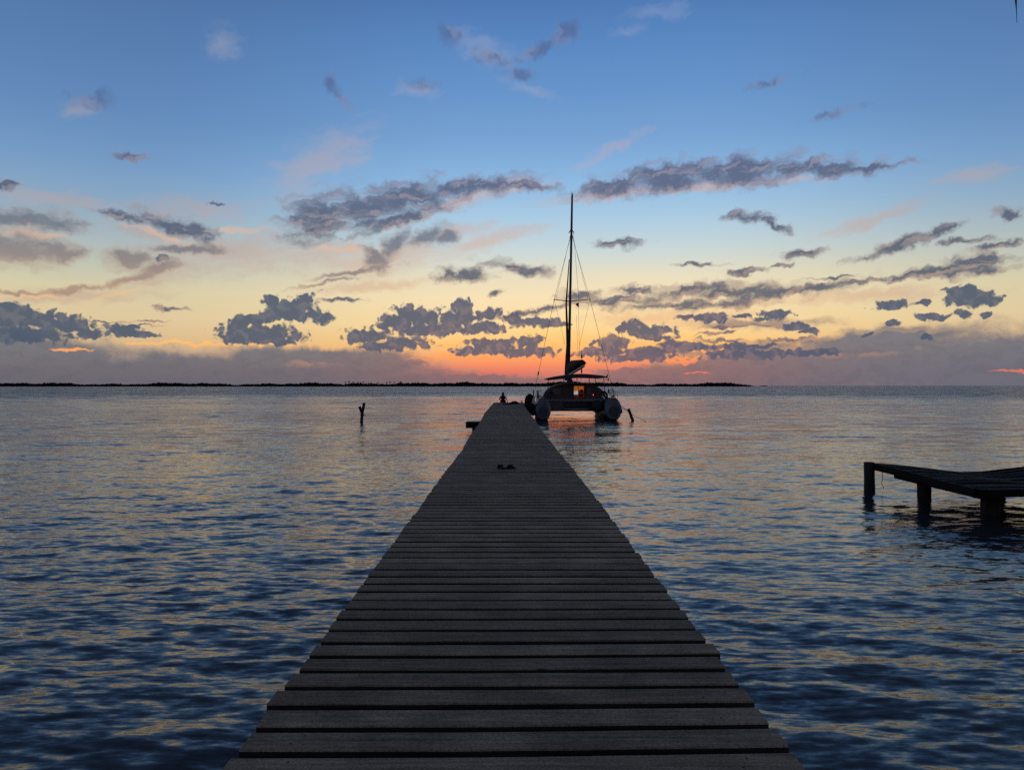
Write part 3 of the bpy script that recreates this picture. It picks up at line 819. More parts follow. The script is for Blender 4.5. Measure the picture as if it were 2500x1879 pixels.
# ------------------------------------------------------------------ catamaran
def build_cat():
    D = 53.0
    xc = (X(1174, D) + X(1326, D)) / 2
    root = empty('catamaran', (xc, D, 0))
    tag(root, 'moored dark cruising catamaran with tall bare mast and one orange lit doorway', 'catamaran')
    def L(px, py, d): return Vector((X(px, d) - xc, d - D, Z(py, d)))
    def Lz(zx, zy, d): return L(1106 + zx * .132, 778.6 + zy * .132, d)
    # hulls
    def hull(cx, w, nm_label, flip):
        secs = [(0, .08, 1.50, .52, .93), (.25, -.02, 1.58, .53, 1.0), (1.2, -.15, 1.56, .53, 1.0), (3.5, -.35, 1.55, .50, 1.0), (6.5, -.40, 1.60, .46, .95), (9.0, -.30, 1.68, .34, .75), (11.0, -.1, 1.75, .16, .35), (11.8, .4, 1.80, .03, .06)]
        rings = []
        for (yy, zb, zt, hw, bt) in secs:
            hw = hw * w
            zm = zb + (zt - zb) * .52; ring = []
            for q in range(28):
                a = q / 28 * 6.283; ca, sa = math.cos(a), math.sin(a)
                e = .82
                xx = hw * math.copysign(abs(ca) ** e, ca)
                hz = (zt - zm) if sa > 0 else (zm - zb)
                zz = zm + hz * math.copysign(abs(sa) ** (.80 if sa > 0 else .95), sa)
                if sa > 0: xx *= (1 - .30 * sa)
                ring.append((cx + xx, yy + (.28 * (zz - .3) if yy < .2 else 0), zz))
            rings.append(ring)
        mb = MB(); mb.loft(rings)
        o = mb.build('hull', M['hull'], root, smooth=True)
        # darker boot-top and stern panel
        o.data.materials.append(M['hull_low'])
        for p in o.data.polygons:
            if p.center.z < .45: p.material_index = 1
        m2 = MB(); rr = []
        for q in range(20):
            a = q / 20 * 6.283; zz = .62 + .34 * math.sin(a)
            rr.append((cx + .34 * w * math.cos(a), -.035 + .28 * (zz - .3), zz))
        r2 = [(x_, y_ - .025, z_) for x_, y_, z_ in rr]
        m2.loft([rr, r2]); m2.build('stern_hatch', M['hull_low'], o)
        return o
    cl, cr = X(1174, D) - xc, X(1326, D) - xc
    hl = hull(cl, 1.0, '', 1); hr = hull(cr, 1.08, '', -1)
    # bridge deck between the hulls
    b = MB()
    sec = [(2.2, .74), (2.4, .70), (9.2, .78)]
    b.box(((cl + cr) / 2, 6.2, 1.0), (cr - cl - .75, 7.4, .88)); b.build('bridge_deck', M['cabin'], root, bevel=.06)
    b = MB(); c0, c1 = Lz(620, 0, 54).x, Lz(1300, 0, 54).x
    b.box(((cl + cr) / 2, 2.15, 1.35), (cr - cl - .6, .5, .20)); b.build('aft_beam', M['grey'], root, bevel=.04)
    b = MB(); b.box(((cl + cr) / 2 - 1.35, 1.95, .92), (1.25, .45, .60)); b.build('locker', M['cabin'], root, bevel=.04)
    b = MB(); b.box(((cl + cr) / 2 - .05, 1.75, 1.02), (1.75, .30, .30)); b.build('recess_shade_box', M['dark'], root, bevel=.03)  # solid dark box, the shade of a recess put in as colour
    b = MB(); b.tube([((cl + cr) / 2 - .95, 1.5, .72), ((cl + cr) / 2, 1.4, .70), ((cl + cr) / 2 + .95, 1.5, .72)], .11, 12); b.build('swim_step', M['grey'], root, smooth=True)
    # outboard hanging under the starboard side
    b = MB(); ox_ = Lz(1400, 0, 54).x
    rings = [[(ox_ + s * .42 * math.cos(a), 1.1 + s * .35 * math.sin(a), z) for a in [q / 14 * 6.283 for q in range(14)]] for z, s in ((.52, .35), (.62, .8), (.85, 1.0), (1.12, 1.0), (1.3, .75), (1.38, .3))]
    b.loft(rings); b.build('outboard_motor', M['dark'], root, smooth=True)
    # cockpit / cabin: domed shell with a doorway, aft face at 57 m
    dc = 57.0
    outline = [(498, 640), (500, 600), (545, 510), (620, 445), (720, 400), (845, 372), (1030, 362), (1200, 370), (1330, 400), (1440, 452), (1510, 520), (1545, 600), (1548, 640)]
    pts = [Lz(a, c, dc) for a, c in outline]
    zbot = 1.4
    mb = MB(); rings = []
    # roof and sides swept forward
    for (yy, s, dzz) in ((4.0, 1.0, 0), (5.5, .99, .02), (7.5, .92, .0), (8.8, .78, -.25), (9.4, .6, -.6)):
        mx = (pts[0].x + pts[-1].x) / 2
        ring = [(mx + (p.x - mx) * s, yy, max(zbot, p.z + dzz)) for p in pts] + [(mx + (pts[-1].x - mx) * s, yy, zbot), (mx + (pts[0].x - mx) * s, yy, zbot)]
        rings.append(ring)
    n = len(rings[0]); vs = [p for r in rings for p in r]; fs = []
    for i in range(len(rings) - 1):
        for k in range(n): fs.append((i * n + k, i * n + (k + 1) % n, (i + 1) * n + (k + 1) % n, (i + 1) * n + k))
    fs.append(tuple(range(4 * n, 5 * n)))
    mb.add(vs, fs); cab = mb.build('cabin', M['cabin'], root, smooth=True)
    # aft bulkhead with a real doorway opening
    dx0, dx1 = Lz(1012, 0, dc).x, Lz(1184, 0, dc).x
    dz0, dz1 = 1.50, Lz(0, 415, dc).z
    def topz(x):
        for p, q in zip(pts, pts[1:]):
            if p.x <= x <= q.x and q.x > p.x: return p.z + (q.z - p.z) * (x - p.x) / (q.x - p.x)
        return pts[0].z
    mb = MB()
    def wallstrip(xa, xb, zlo, zhi_fn, nseg):
        for i in range(nseg):
            a = xa + (xb - xa) * i / nseg; c = xa + (xb - xa) * (i + 1) / nseg
            za, zb_ = zhi_fn(a), zhi_fn(c)
            mb.add([(a, 4.02, zlo), (c, 4.02, zlo), (c, 4.02, zb_), (a, 4.02, za), (a, 4.08, zlo), (c, 4.08, zlo), (c, 4.08, zb_), (a, 4.08, za)],
                   [(0, 1, 2, 3), (7, 6, 5, 4), (0, 4, 5, 1), (3, 2, 6, 7), (1, 5, 6, 2), (0, 3, 7, 4)])
    wallstrip(pts[0].x + .02, dx0, zbot, lambda x: topz(x) - .01, 14)
    wallstrip(dx1, pts[-1].x - .02, zbot, lambda x: topz(x) - .01, 14)
    wallstrip(dx0, dx1, dz1, lambda x: topz(x) - .01, 3)
    mb.build('bulkhead', M['cabin'], root)
    for (za_, zb_, ze_, zf_) in ((665, 800, 455, 560), (1225, 1290, 440, 560), (1345, 1425, 490, 570)):
        pa, pb = Lz(za_, zf_, dc - .05), Lz(zb_, ze_, dc - .05)
        wf = MB(); wf.box(((pa.x + pb.x) / 2, 3.99, (pa.z + pb.z) / 2), (pb.x - pa.x, .05, pb.z - pa.z)); w_o = wf.build('window', M['pane'], root, bevel=.02)
    for cx_, sg in ((cl, -1), (cr, 1)):
        b = MB()
        for k_ in range(5):
            yy_ = .5 + k_ * .9; b.tube([(cx_ + sg * .30, yy_, 1.45), (cx_ + sg * .32, yy_, 2.02)], .014, 5)
        b.tube([(cx_ + sg * .32, .5, 2.02), (cx_ + sg * .32, 4.1, 2.02)], .013, 5); b.tube([(cx_ + sg * .31, .5, 1.76), (cx_ + sg * .31, 4.1, 1.76)], .008, 5)
        b.build('guard_rail', M['metal'], root)
    # doorway frame and lit saloon inside
    fr = MB()
    for xx in (dx0 - .03, dx1 + .03): fr.box((xx, 4.0, (dz0 + dz1) / 2), (.06, .12, dz1 - dz0 + .1))
    fr.box(((dx0 + dx1) / 2, 4.0, dz1 + .04), (dx1 - dx0 + .14, .12, .07)); fr.box(((dx0 + dx1) / 2, 4.0, dz0 - .04), (dx1 - dx0 + .14, .12, .08))
    door = fr.build('doorway', M['dark'], root)
    mxd = (dx0 + dx1) / 2; wd = dx1 - dx0
    s = MB(); s.box((mxd, 5.6, 1.95), (wd + .7, .04, 1.3)); s.box((mxd - wd / 2 - .37, 4.85, 1.95), (.04, 1.5, 1.3)); s.box((mxd + wd / 2 + .37, 4.85, 1.95), (.04, 1.5, 1.3)); s.box((mxd, 4.85, 1.42), (wd + .7, 1.5, .04)); s.box((mxd, 4.85, 2.56), (wd + .7, 1.5, .04))
    s.build('saloon_lining', M['cabin_wood'], door)
    s = MB(); s.box((mxd - wd * .27, 4.6, dz1 - .21), (wd * .50, .05, .36)); s.box((mxd + wd * .27, 4.6, dz1 - .20), (wd * .44, .05, .33)); s.build('glowing_blind', M['glow_warm'], door)  # blind panels emit, the warm lamplight on them put in as glow
    s = MB(); s.box((mxd - wd * .27, 4.5, 1.86), (wd * .42, .04, .25)); s.box((mxd - wd * .08, 4.47, 1.90), (.02, .02, .3)); s.build('white_notice', M['glow_white'], door)  # notice is no lamp, its brightness is added as emission
    s = MB(); s.box((mxd + wd * .18, 4.35, 1.66), (wd * .3, .1, .22)); s.box((mxd + wd * .36, 4.3, 1.72), (wd * .14, .1, .18)); s.box((mxd + wd * .05, 4.3, 1.8), (.03, .03, .6)); s.box((mxd + wd * .28, 4.45, 2.0), (.22, .06, .24)); s.build('galley_things', M['canvas'], door)
    pl = bpy.data.lights.new('saloon_lamp', 'POINT'); pl.energy = 2.0; pl.color = (1.0, .42, .10); pl.shadow_soft_size = .12
    po = bpy.data.objects.new('saloon_lamp', pl); COL.objects.link(po); po.parent = door; po.location = (mxd, 4.9, 2.4)
    b = MB(); p = Lz(1330, 562, 56.0); b.tube([p + Vector((0, -.03, 0)), p + Vector((0, .04, 0))], .035, 10); b.build('red_lamp', M['lamp_red'], root)
    # round wheels either side of the cockpit
    for zx, zy, rr_ in ((632, 600, .34), (1500, 590, .34)):
        c = Lz(zx, zy, 55.0); b = MB()
        for tr, r0 in ((rr_, .07),):
            pts_ = [c + Vector((tr * .75 * math.cos(a), .05 * math.sin(a), tr * math.sin(a))) for a in [q / 20 * 6.283 for q in range(21)]]
            b.tube(pts_, r0, 8, cap=False)
        for q in range(4):
            a = q / 4 * 3.14159; b.tube([c + Vector((tr * .7 * math.cos(a), 0, tr * math.sin(a))), c - Vector((tr * .7 * math.cos(a), 0, tr * math.sin(a)))], .015, 5)
        b.build('wheel', M['dark'], root, smooth=True)
    b = MB(); c = Lz(1497, 603, 54.7); b.box(c, (.09, .04, .28), Matrix.Rotation(R(-40), 3, 'Y')); b.build('white_board', M['white'], root)
    # hard top over the cockpit
    tl, tr_ = Lz(538, 300, 55.0), Lz(1522, 266, 55.0)
    rings = []
    for yy in (.7, 1.0, 3.6, 3.9):
        up, dn = [], []
        for i in range(13):
            u = i / 12; x = tl.x + (tr_.x - tl.x) * u; zb = tl.z + (tr_.z - tl.z) * min(1, u * 1.8) ** 1.0
            arch = .20 * math.sin(math.pi * u) ** .7
            up.append((x, yy, zb + arch * (1.0 if .8 < yy < 3.8 else .9)))
            th = .12 + .16 * math.sin(math.pi * u) ** .5 if u > 0.02 and u < .98 else .03
            dn.append((x, yy, zb + arch - th))
        rings.append(up + dn[::-1])
    b = MB(); b.loft(rings); b.build('hard_top', M['canopy'], root, smooth=False)
    for zx, lean, d_ in ((592, 0, 54.4), (845, 0, 56.5), (1062, 6, 56.8), (1262, 0, 56.5), (1358, 14, 56.2), (1500, 18, 54.4)):
        zt = Lz(zx, 285, d_); zb = Lz(zx + lean, 470 if zx in (592, 1500) else 380, d_)
        b = MB(); b.tube([zt + Vector((0, 0, .03)), zb - Vector((0, 0, .15))], .028, 6); b.build('support', M['metal'], root)
    # sail-cover hump on the cabin roof in front of the mast
    b = MB(); c = Lz(945, 380, 59.5)
    b.loft([[(c.x + s_ * math.cos(a), c.y + s_ * .6 * math.sin(a), z_) for a in [q / 10 * 6.283 for q in range(10)]] for z_, s_ in ((c.z - .25, .38), (c.z + .1, .26), (c.z + .45, .15), (c.z + .6, .08))])
    b.build('mast_collar', M['dark'], root, smooth=True)
    # rig
    dm = 60.0
    mt, mbt = L(1236, 421, dm), L(1228, 832, dm)
    def at(py):
        t = (py - 832) / (421 - 832); return mbt + (mt - mbt) * t
    b = MB(); b.tube([mbt, at(650), at(500), mt], [.105, .10, .09, .075], 10)
    mast = b.build('mast', M['metal'], root, smooth=True)
    b = MB(); b.tube([mt + Vector((0, 0, 0)), mt + Vector((-.03, 0, .22))], .018, 5); b.tube([mt + Vector((0, 0, .05)), mt + Vector((.12, 0, .09))], .02, 5); b.tube([mt + Vector((-.1, 0, .1)), mt + Vector((.05, 0, .1))], .015, 5)
    b.build('masthead_aerial', M['metal'], mast)
    h = at(500); b = MB(); b.tube([h + Vector((-.2, 0, -.12)), h + Vector((0, 0, .18)), h + Vector((.2, 0, -.12))], [.035, .06, .035], 7); b.build('hounds', M['dark'], mast)
    b = MB(); b.tube([h + Vector((0, -.02, -.5)), h + Vector((0, -.02, -.38))], [.14, .12], 8); b.build('mast_band', M['dark'], mast)
    sl_, sr_ = L(1197, 647.5, dm), L(1274.5, 646.5, dm); m0 = at(651)
    for tip in (sl_, sr_):
        b = MB(); b.tube([m0, m0 + (tip - m0) * .5 + Vector((0, 0, .0)), tip], [.045, .035, .03], 6); b.tube([tip + Vector((0, 0, -.06)), tip + Vector((0, 0, .06))], .045, 6); b.build('spreader', M['dark'], mast)
    h2 = at(505)
    def line(a, c, r=.013, nm='shroud', par=None, blk=None):
        b = MB(); b.tube([a, c], r, 5)
        for q in (blk or []):
            m_ = a + (c - a) * q; b.tube([m_ - (c - a).normalized() * .14, m_ + (c - a).normalized() * .14], .055, 6)
        b.build(nm, M['dark'], par or root)
    eL, eR = L(1151, 862, 59.0), L(1329, 862, 59.0)
    line(h2, sl_, .012); line(h2, sr_, .012)
    line(h2 + Vector((-.05, 0, 0)), sl_ + Vector((.14, 0, 0)), .009); line(h2 + Vector((.05, 0, 0)), sr_ + Vector((-.14, 0, 0)), .009)
    line(sl_, eL, .014, blk=[.745]); line(sr_, eR, .014)
    line(sl_, L(1221, 745, dm), .009, 'diamond_stay'); line(sr_, L(1252, 745, dm), .009, 'diamond_stay')
    line(at(500) + Vector((.15, 0, 0)), L(1251, 655, dm), .010, 'halyard')
    line(L(1249, 655, dm), L(1253, 800, 57), .010, 'halyard'); line(L(1245, 680, dm), L(1249, 775, 57), .008, 'halyard')
    # furled jib on its stay, seen just left of the mast
    b = MB(); b.tube([at(560) + Vector((-.12, .2, 0)), at(650) + Vector((-.20, 1.5, 0)), L(1226, 745, 61.5), L(1223.5, 800, 61.5), L(1223, 822, 61.5)], [.03, .07, .11, .15, .13], 9)
    b.build('furled_jib', M['canvas'], root, smooth=True)
    # boom swung out to starboard with the stowed sail above
    g = Lz(925, 248, 59.4); e = Lz(1172, 92, 54.6)
    b = MB(); b.tube([g, e], [.10, .10], 10); b.build('boom', M['boom'], root, smooth=True)
    b = MB(); rings = []
    prof = [(0, .18, .90), (.2, .26, .94), (.5, .30, .74), (.75, .30, .56), (.92, .26, .44), (1.0, .12, .22)]
    dirv = (e - g); side_ = Vector((dirv.y, -dirv.x, 0)).normalized()
    for (u, w_, hh) in prof:
        c = g + dirv * u + Vector((0, 0, .08)); ring = []
        for q in range(14):
            a = q / 14 * 6.283
            ring.append(c + side_ * (w_ * math.cos(a) * (1.1 - .6 * max(0, math.sin(a)))) + Vector((0, 0, hh * .5 * (1 + math.sin(a)))))
        rings.append(ring)
    b.loft(rings); sb = b.build('stowed_sail', M['canvas'], root, smooth=True)
    tp = Lz(1140, 60, 54.8)
    line(tp + Vector((0, 0, 1.0)), tp + Vector((0, 0, .1)), .012, 'topping_lift', blk=[.5])
    line(Lz(1142, 110, 54.8), Lz(1130, 330, 55.2), .014, 'main_sheet', blk=[.28])
    # little flags
    def flag(p, w, h_, mat, staff, nm='flag'):
        b = MB(); vs = []; n = 6
        for i in range(n + 1):
            u = i / n; yy = .03 * math.sin(u * 6)
            vs += [(p.x + w * u, p.y + yy, p.z - h_ * .15 * u), (p.x + w * u, p.y + yy, p.z - h_ * (1 - .45 * u)), (p.x + w * u, p.y + yy + .012, p.z - h_ * .15 * u), (p.x + w * u, p.y + yy + .012, p.z - h_ * (1 - .45 * u))]
        fs = []
        for i in range(n):
            k = i * 4; fs += [(k, k + 4, k + 5, k + 1), (k + 2, k + 3, k + 7, k + 6), (k, k + 2, k + 6, k + 4), (k + 1, k + 5, k + 7, k + 3)]
        fs += [(0, 1, 3, 2), (n * 4, n * 4 + 2, n * 4 + 3, n * 4 + 1)]
        b.add(vs, fs); f_ = b.build(nm, mat, root)
        if staff:
            b = MB(); b.tube([Vector((p.x, p.y, p.z + .1)), Vector((p.x + staff[0], p.y, p.z - staff[1]))], .016, 6); b.build('flagstaff', M['metal'], root)
    flag(L(1250.5, 654, 59), -.22, .36, M['dark'], None)
    p1 = Lz(1560, 215, 58.5)
    b = MB()
    for (a0, a1, a2) in (((1560, 212), (1522, 318), (1572, 262)), ((1568, 262), (1562, 335), (1590, 332))):
        q = [Lz(*a0, 58.5), Lz(*a1, 58.5), Lz(*a2, 58.5)]
        b.add([q[0], q[1], q[2]] + [v_ + Vector((0, .03, 0)) for v_ in q], [(0, 1, 2), (5, 4, 3), (0, 3, 4, 1), (1, 4, 5, 2), (2, 5, 3, 0)])
    b.build('pennant', M['dark'], root)
    q = [Lz(1585, 455, 54), Lz(1568, 500, 54), Lz(1570, 545, 54), Lz(1598, 530, 54), Lz(1597, 480, 54)]
    b = MB(); b.add(q + [v_ + Vector((0, .03, 0)) for v_ in q], [(0, 1, 2, 3, 4), (9, 8, 7, 6, 5)] + [(i, 5 + i, 5 + (i + 1) % 5, (i + 1) % 5) for i in range(5)]); b.build('pennant', M['dark'], root)
    # stern furniture, port side
    q = Lz(345, 480, 53.8)
    flag(q, .07, .62, M['red'], (0.02, 1.15))
    b = MB(); c = Lz(435, 590, 53.9); b.box(c, (.52, .3, .05)); 
    for zx in (404, 432, 462, 488):
        a_ = Lz(zx, 590, 53.9); b.tube([a_, a_ + Vector((0, 0, .42 if zx != 432 else .34))], .012, 5)
    a_, c_ = Lz(404, 500, 53.9), Lz(488, 490, 53.9); b.tube([a_, c_], .012, 5); b.build('stern_seat', M['dark'], root)
    # white moulded steps at the stern quarters
    b = MB(); c = Lz(356, 640, 53.6); b.box(c, (.14, .3, .55), Matrix.Rotation(R(14), 3, 'Y')); b.box(Lz(372, 705, 53.5), (.26, .2, .12), Matrix.Rotation(R(30), 3, 'Y')); b.build('step_moulding', M['boom'], root, bevel=.02)
    b = MB(); b.box(Lz(1640, 655, 54.2), (.42, .8, .30), Matrix.Rotation(R(22), 3, 'Y')); b.build('step_moulding', M['grey'], root, bevel=.08)
    # starboard aerials and rods
    b = MB()
    for zx, z0_, z1_, ln in ((1625, 470, 600, -6), (1640, 460, 590, 4), (1660, 480, 600, 6), (1600, 520, 620, -8)):
        b.tube([Lz(zx, z1_, 54), Lz(zx + ln, z0_, 54)], .016, 5)
    b.box(Lz(1650, 590, 54), (.2, .12, .1)); b.build('rod_rack', M['dark'], root)
    # rub strake on the starboard hull
    b = MB(); b.tube([Lz(1725, 690, 53.1), Lz(1765, 740, 53.0), Lz(1790, 800, 53.0), Lz(1798, 860, 53.0)], .05, 8); b.build('rub_strake', M['hull'], root, smooth=True)
    b = MB(); b.tube([Lz(405, 710, 53.05), Lz(375, 745, 53.0), Lz(345, 765, 53.0)], .045, 8); b.build('rudder_arm', M['dark'], root, smooth=True)
    # fenders along the port side (hung from the boat, things of their own)
    for (zx, zy, w_, h_, d_, lb) in ((290, 720, .38, .78, 54.5, 'big black rounded fender squeezed between pier and port hull'), (345, 790, .26, .50, 53.8, 'smaller black fender low beside the port hull stern')):
        c = Lz(zx, zy, d_); b = MB(); rings = []
        for i in range(9):
            t = -1 + 2 * i / 8; rr_ = math.sqrt(max(0.02, 1 - abs(t) ** 2.6))
            rings.append([(c.x + w_ * rr_ * math.cos(a), c.y + w_ * rr_ * math.sin(a), c.z + h_ * t) for a in [q_ / 14 * 6.283 for q_ in range(14)]])
        b.loft(rings); o = b.build('fender', M['rubber'], smooth=True); o.location.x = xc; o.location.y = D
        tag(o, lb, 'fender', 'fenders of the catamaran')
    # mooring lines out past the leaning post
    a_ = Vector((xc, D, 0))
    s0 = a_ + Lz(1765, 725, 53.2)
    for nm, e_, sag, lb in (('mooring_rope', Vector((X(1360, 53), 53.0, Z(889, 53))), .10, 'thin rope from the starboard hull to the leaning post'),
                            ('mooring_rope', Vector((X(1420, 51), 51, -.25)), .18, 'longer thin rope running past the leaning post down into the water')):
        b = MB(); pts_ = []
        for i in range(9):
            u = i / 8; p = s0 + (e_ - s0) * u; p = p + Vector((0, 0, -sag * math.sin(math.pi * u))); pts_.append(p)
        b.tube(pts_, .013, 5); o = b.build(nm, M['rope']); tag(o, lb, 'rope', 'mooring ropes')
build_cat()

# ------------------------------------------------------------------ seated person on the pier end
def build_person():
    d = 68.3
    cx = X(1086.5, d); base = DECK
    root = empty('person', (cx, d, base)); tag(root, 'person seen from behind sitting on the far end of the pier with elbows out', 'person')
    def skin(name, verts, edges, rad, mat, parent, sub=2, rootv=0):
        me = bpy.data.meshes.new(name); me.from_pydata(verts, edges, []); me.update()
        o = bpy.data.objects.new(name, me); COL.objects.link(o); o.parent = parent
        m = o.modifiers.new('s', 'SKIN'); m.use_smooth_shade = True
        for i, r in enumerate(rad):
            sv = me.skin_vertices[0].data[i]; sv.radius = (r[0], r[1]) if isinstance(r, tuple) else (r, r); sv.use_root = (i == rootv)
        s = o.modifiers.new('d', 'SUBSURF'); s.levels = sub; s.render_levels = sub
        me.materials.append(mat); return o
    V, E, Rr = [], [], []
    def vert(p, r, frm=None):
        V.append(p); Rr.append(r); i = len(V) - 1
        if frm is not None: E.append((frm, i))
        return i
    pel = vert((0, 0, .13), (.19, .14))
    w = vert((0, -.01, .28), (.125, .10), pel)
    ch = vert((0, .0, .44), (.175, .115), w)
    sh = vert((0, .01, .55), (.13, .09), ch)
    nk = vert((0, .02, .62), .055, sh)
    hd = vert((0, .03, .72), .095, nk)
    hd2 = vert((0, .03, .82), .08, hd)
    for s in (-1, 1):
        s1 = vert((s * .18, .0, .53), .072, sh)
        el_ = vert((s * .325, .02, .30), .056, s1)
        wr = vert((s * .20, .20, .16), .030, el_)
        pm = vert((s * .165, .27, .145), (.038, .02), wr)
        for k in range(4):
            f1 = vert((s * (.165 + (k - 1.5) * .02 * s * s), .33, .14 - .004 * abs(k - 1.5)), .010, pm)
            vert((s * (.16 + (k - 1.5) * .021), .365 - .008 * abs(k - 1.2), .118), .008, f1)
        t1 = vert((s * .125, .285, .142), .011, pm); vert((s * .105, .31, .135), .009, t1)
        hp = vert((s * .09, .10, .09), .09, pel)
        kn = vert((s * .15, .46, .075), .062, hp)
        an = vert((s * .14, .50, -.34), .040, kn)
        vert((s * .145, .62, -.40), (.038, .025), an)
    skin('body', V, E, Rr, M['skin'], root)
    # shirt follows the torso
    rings = []
    for (z, rx, ry, yy) in ((.0, .27, .18, 0), (.13, .245, .165, 0), (.28, .165, .125, -.01), (.42, .215, .14, 0), (.52, .215, .12, .005), (.58, .14, .09, .012), (.60, .07, .065, .018)):
        rings.append([(rx * math.cos(a), yy + ry * math.sin(a), z) for a in [q / 20 * 6.283 for q in range(20)]])
    b = MB(); b.loft(rings, cap=False); b.build('shirt', M['shirt'], root, smooth=True)
    rings = []
    for (z, rx, ry, yy) in ((.46, .085, .04, -.11), (.56, .11, .06, -.07), (.66, .115, .09, -.02), (.76, .120, .125, .02), (.84, .11, .12, .025), (.905, .065, .075, .025), (.925, .018, .018, .025)):
        rings.append([(rx * math.cos(a), yy + ry * (math.sin(a) if math.sin(a) < 0 else math.sin(a) * .55), z) for a in [q / 18 * 6.283 for q in range(18)]])
    b = MB(); b.loft(rings); b.build('hair', M['hair'], root, smooth=True)
    # simple facial features, turned to the sea
    b = MB(); b.add([(-.018, .108, .70), (.018, .108, .70), (0, .105, .745), (0, .135, .705)], [(0, 1, 3), (1, 2, 3), (2, 0, 3), (0, 2, 1)]); b.build('nose', M['skin'], root)
    for s in (-1, 1):
        b = MB(); b.tube([(s * .085, .02, .70), (s * .10, .015, .72), (s * .088, .01, .75)], [.012, .016, .010], 6); b.build('ear', M['skin'], root, smooth=True)
build_person()

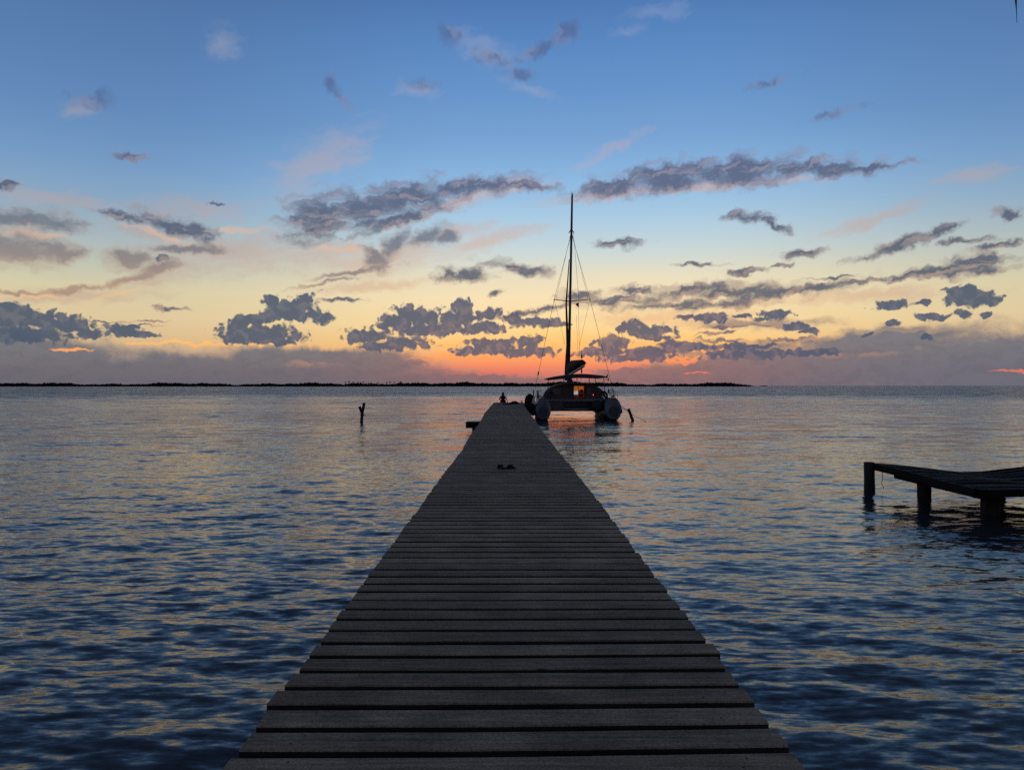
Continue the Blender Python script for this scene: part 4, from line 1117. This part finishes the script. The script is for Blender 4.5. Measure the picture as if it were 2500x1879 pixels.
# ------------------------------------------------------------------ things lying about on the pier
def build_small():
    # flip-flops, seen at about 14 m
    def sandal(x, y, rz, lb):
        root = empty('flip_flop', (x, y, DECK + .006), rz); root.scale = (.85, .85, .85); tag(root, lb, 'flip-flop', 'flip-flops on the pier')
        b = MB(); rings = []
        out = [(-.135, .026), (-.12, .038), (-.06, .038), (0, .036), (.06, .048), (.105, .046), (.13, .028), (.14, .008)]
        pts = [(w_, y_) for y_, w_ in out] + [(-w_, y_) for y_, w_ in reversed(out)]
        b.loft([[(px * 1.2, py, 0) for px, py in pts], [(px * 1.3, py, .018) for px, py in pts], [(px * 1.2, py, .034) for px, py in pts]])
        b.build('sole', M['rubber'], root)
        for s in (-1, 1):
            b = MB(); b.tube([(0, .085, .026), (s * .026, .05, .07), (s * .044, -.01, .05), (s * .048, -.03, .02)], [.010, .022, .022, .014], 6); b.build('strap', M['rubber'], root, smooth=True)
    d = 13.9
    sandal(X(1081, d), d, R(8), 'left black flip-flop of the pair lying on the pier boards')
    sandal(X(1100.5, d), d - .05, R(-62), 'right black flip-flop of the pair turned sideways on the boards')
    # bag heap
    d = 63.0
    root = empty('bag', (X(1111, d), d, DECK)); tag(root, 'dark crumpled bag lying on the pier right of the seated person', 'bag')
    rng = random.Random(2); b = MB(); rings = []
    for (z, s) in ((.0, .9), (.06, 1.0), (.14, .85), (.20, .5), (.23, .2)):
        rings.append([(.42 * s * math.cos(a) * (1 + rng.uniform(-.15, .15)), .28 * s * math.sin(a) * (1 + rng.uniform(-.15, .15)), z + rng.uniform(-.015, .015) * (z > 0)) for a in [q / 16 * 6.283 for q in range(16)]])
    b.loft(rings); b.build('bag_body', M['shirt'], root, smooth=True)
    b = MB(); b.tube([(-.2, 0, .17), (-.1, -.02, .30), (.08, -.02, .31), (.2, 0, .16)], .014, 6); b.build('handle', M['rubber'], root, smooth=True)
    b = MB(); rings = []
    for (z, s) in ((.0, 1), (.05, 1.0), (.09, .7), (.11, .3)):
        rings.append([(.34 * s * math.cos(a) * (1 + rng.uniform(-.25, .25)), .35 * s * math.sin(a) * (1 + rng.uniform(-.25, .25)), z) for a in [q / 14 * 6.283 for q in range(14)]])
    b.loft(rings); o = b.build('folded_cloth', M['canvas'], smooth=True); o.location = (X(1094, 60), 61.0, DECK)
    tag(o, 'dark crumpled cloth on the boards just behind the seated person', 'cloth')
    d = 68.2; c = Vector((X(1095.8, d), d, DECK))
    b = MB(); b.loft([[(r_ * math.cos(a), r_ * math.sin(a), z) for a in [q / 12 * 6.283 for q in range(12)]] for z, r_ in ((0, .034), (.01, .04), (.11, .04), (.14, .032), (.165, .016), (.20, .015), (.205, .018), (.225, .018))])
    o = b.build('bottle', M['dark'], smooth=True); o.location = c; tag(o, 'small dark bottle standing on the pier end right beside the seated person', 'bottle')
    root = empty('mooring_cleat', (X(1127, d), d, DECK)); tag(root, 'low dark mooring cleat on the right corner of the pier end', 'cleat')
    b = MB(); b.tube([(0, 0, 0), (0, 0, .10)], [.06, .04], 8); b.build('base', M['dark'], root)
    b = MB(); b.tube([(-.14, 0, .12), (-.05, 0, .11), (.05, 0, .11), (.14, 0, .12)], [.02, .032, .032, .02], 7); b.build('horn', M['dark'], root)
build_small()

# ------------------------------------------------------------------ palm frond tip hanging in from above
def build_frond():
    d = 4.0
    x = X(2196, d)
    root = empty('palm_frond', (x + .1, d, Z(-160, d))); tag(root, 'thin dark tip of a palm leaf hanging into the top right corner', 'palm frond')
    ox, oz = x + .1, Z(-160, d)
    b = MB(); b.tube([(1.1, .4, .75), (.6, .2, .55), (.2, .05, .2), (0, 0, 0)], [.02, .015, .009, .005], 6); b.build('stem', M['frond'], root)
    tips = [((2194.5, -60), (2195, 4), (2196, 22), (2197.5, 50), 1.0)]
    for k, t in enumerate(tips):
        pp = [Vector((0, 0, 0))] + [Vector((X(p[0], d) - ox, 0, Z(p[1], d) - oz)) for p in t[:4]]
        ws = [.006, .009, .005, .0022, .0005]
        vs = []; fs = []
        for p, w_ in zip(pp, ws): vs += [p + Vector((-w_, 0, 0)), p + Vector((0, .003, 0)), p + Vector((w_, 0, 0)), p + Vector((0, -.001, 0))]
        n = len(pp) - 1
        for i in range(n):
            for q in range(4): fs.append((i * 4 + q, i * 4 + (q + 1) % 4, i * 4 + 4 + (q + 1) % 4, i * 4 + 4 + q))
        b = MB(); b.add(vs, fs); b.build('leaflet', M['frond'], root)
    for k in range(7):
        u = k / 7; bx, bz = .15 + .8 * u, .15 + .5 * u
        L_ = .12 + .1 * u
        b = MB(); b.add([(bx - .008, .1, bz), (bx + .008, .1, bz), (bx + .03 + .05 * u, .12, bz - L_), (bx, .105, bz + .006)], [(0, 1, 2), (0, 2, 3), (1, 3, 2), (0, 3, 1)]); b.build('leaflet', M['frond'], root)
build_frond()
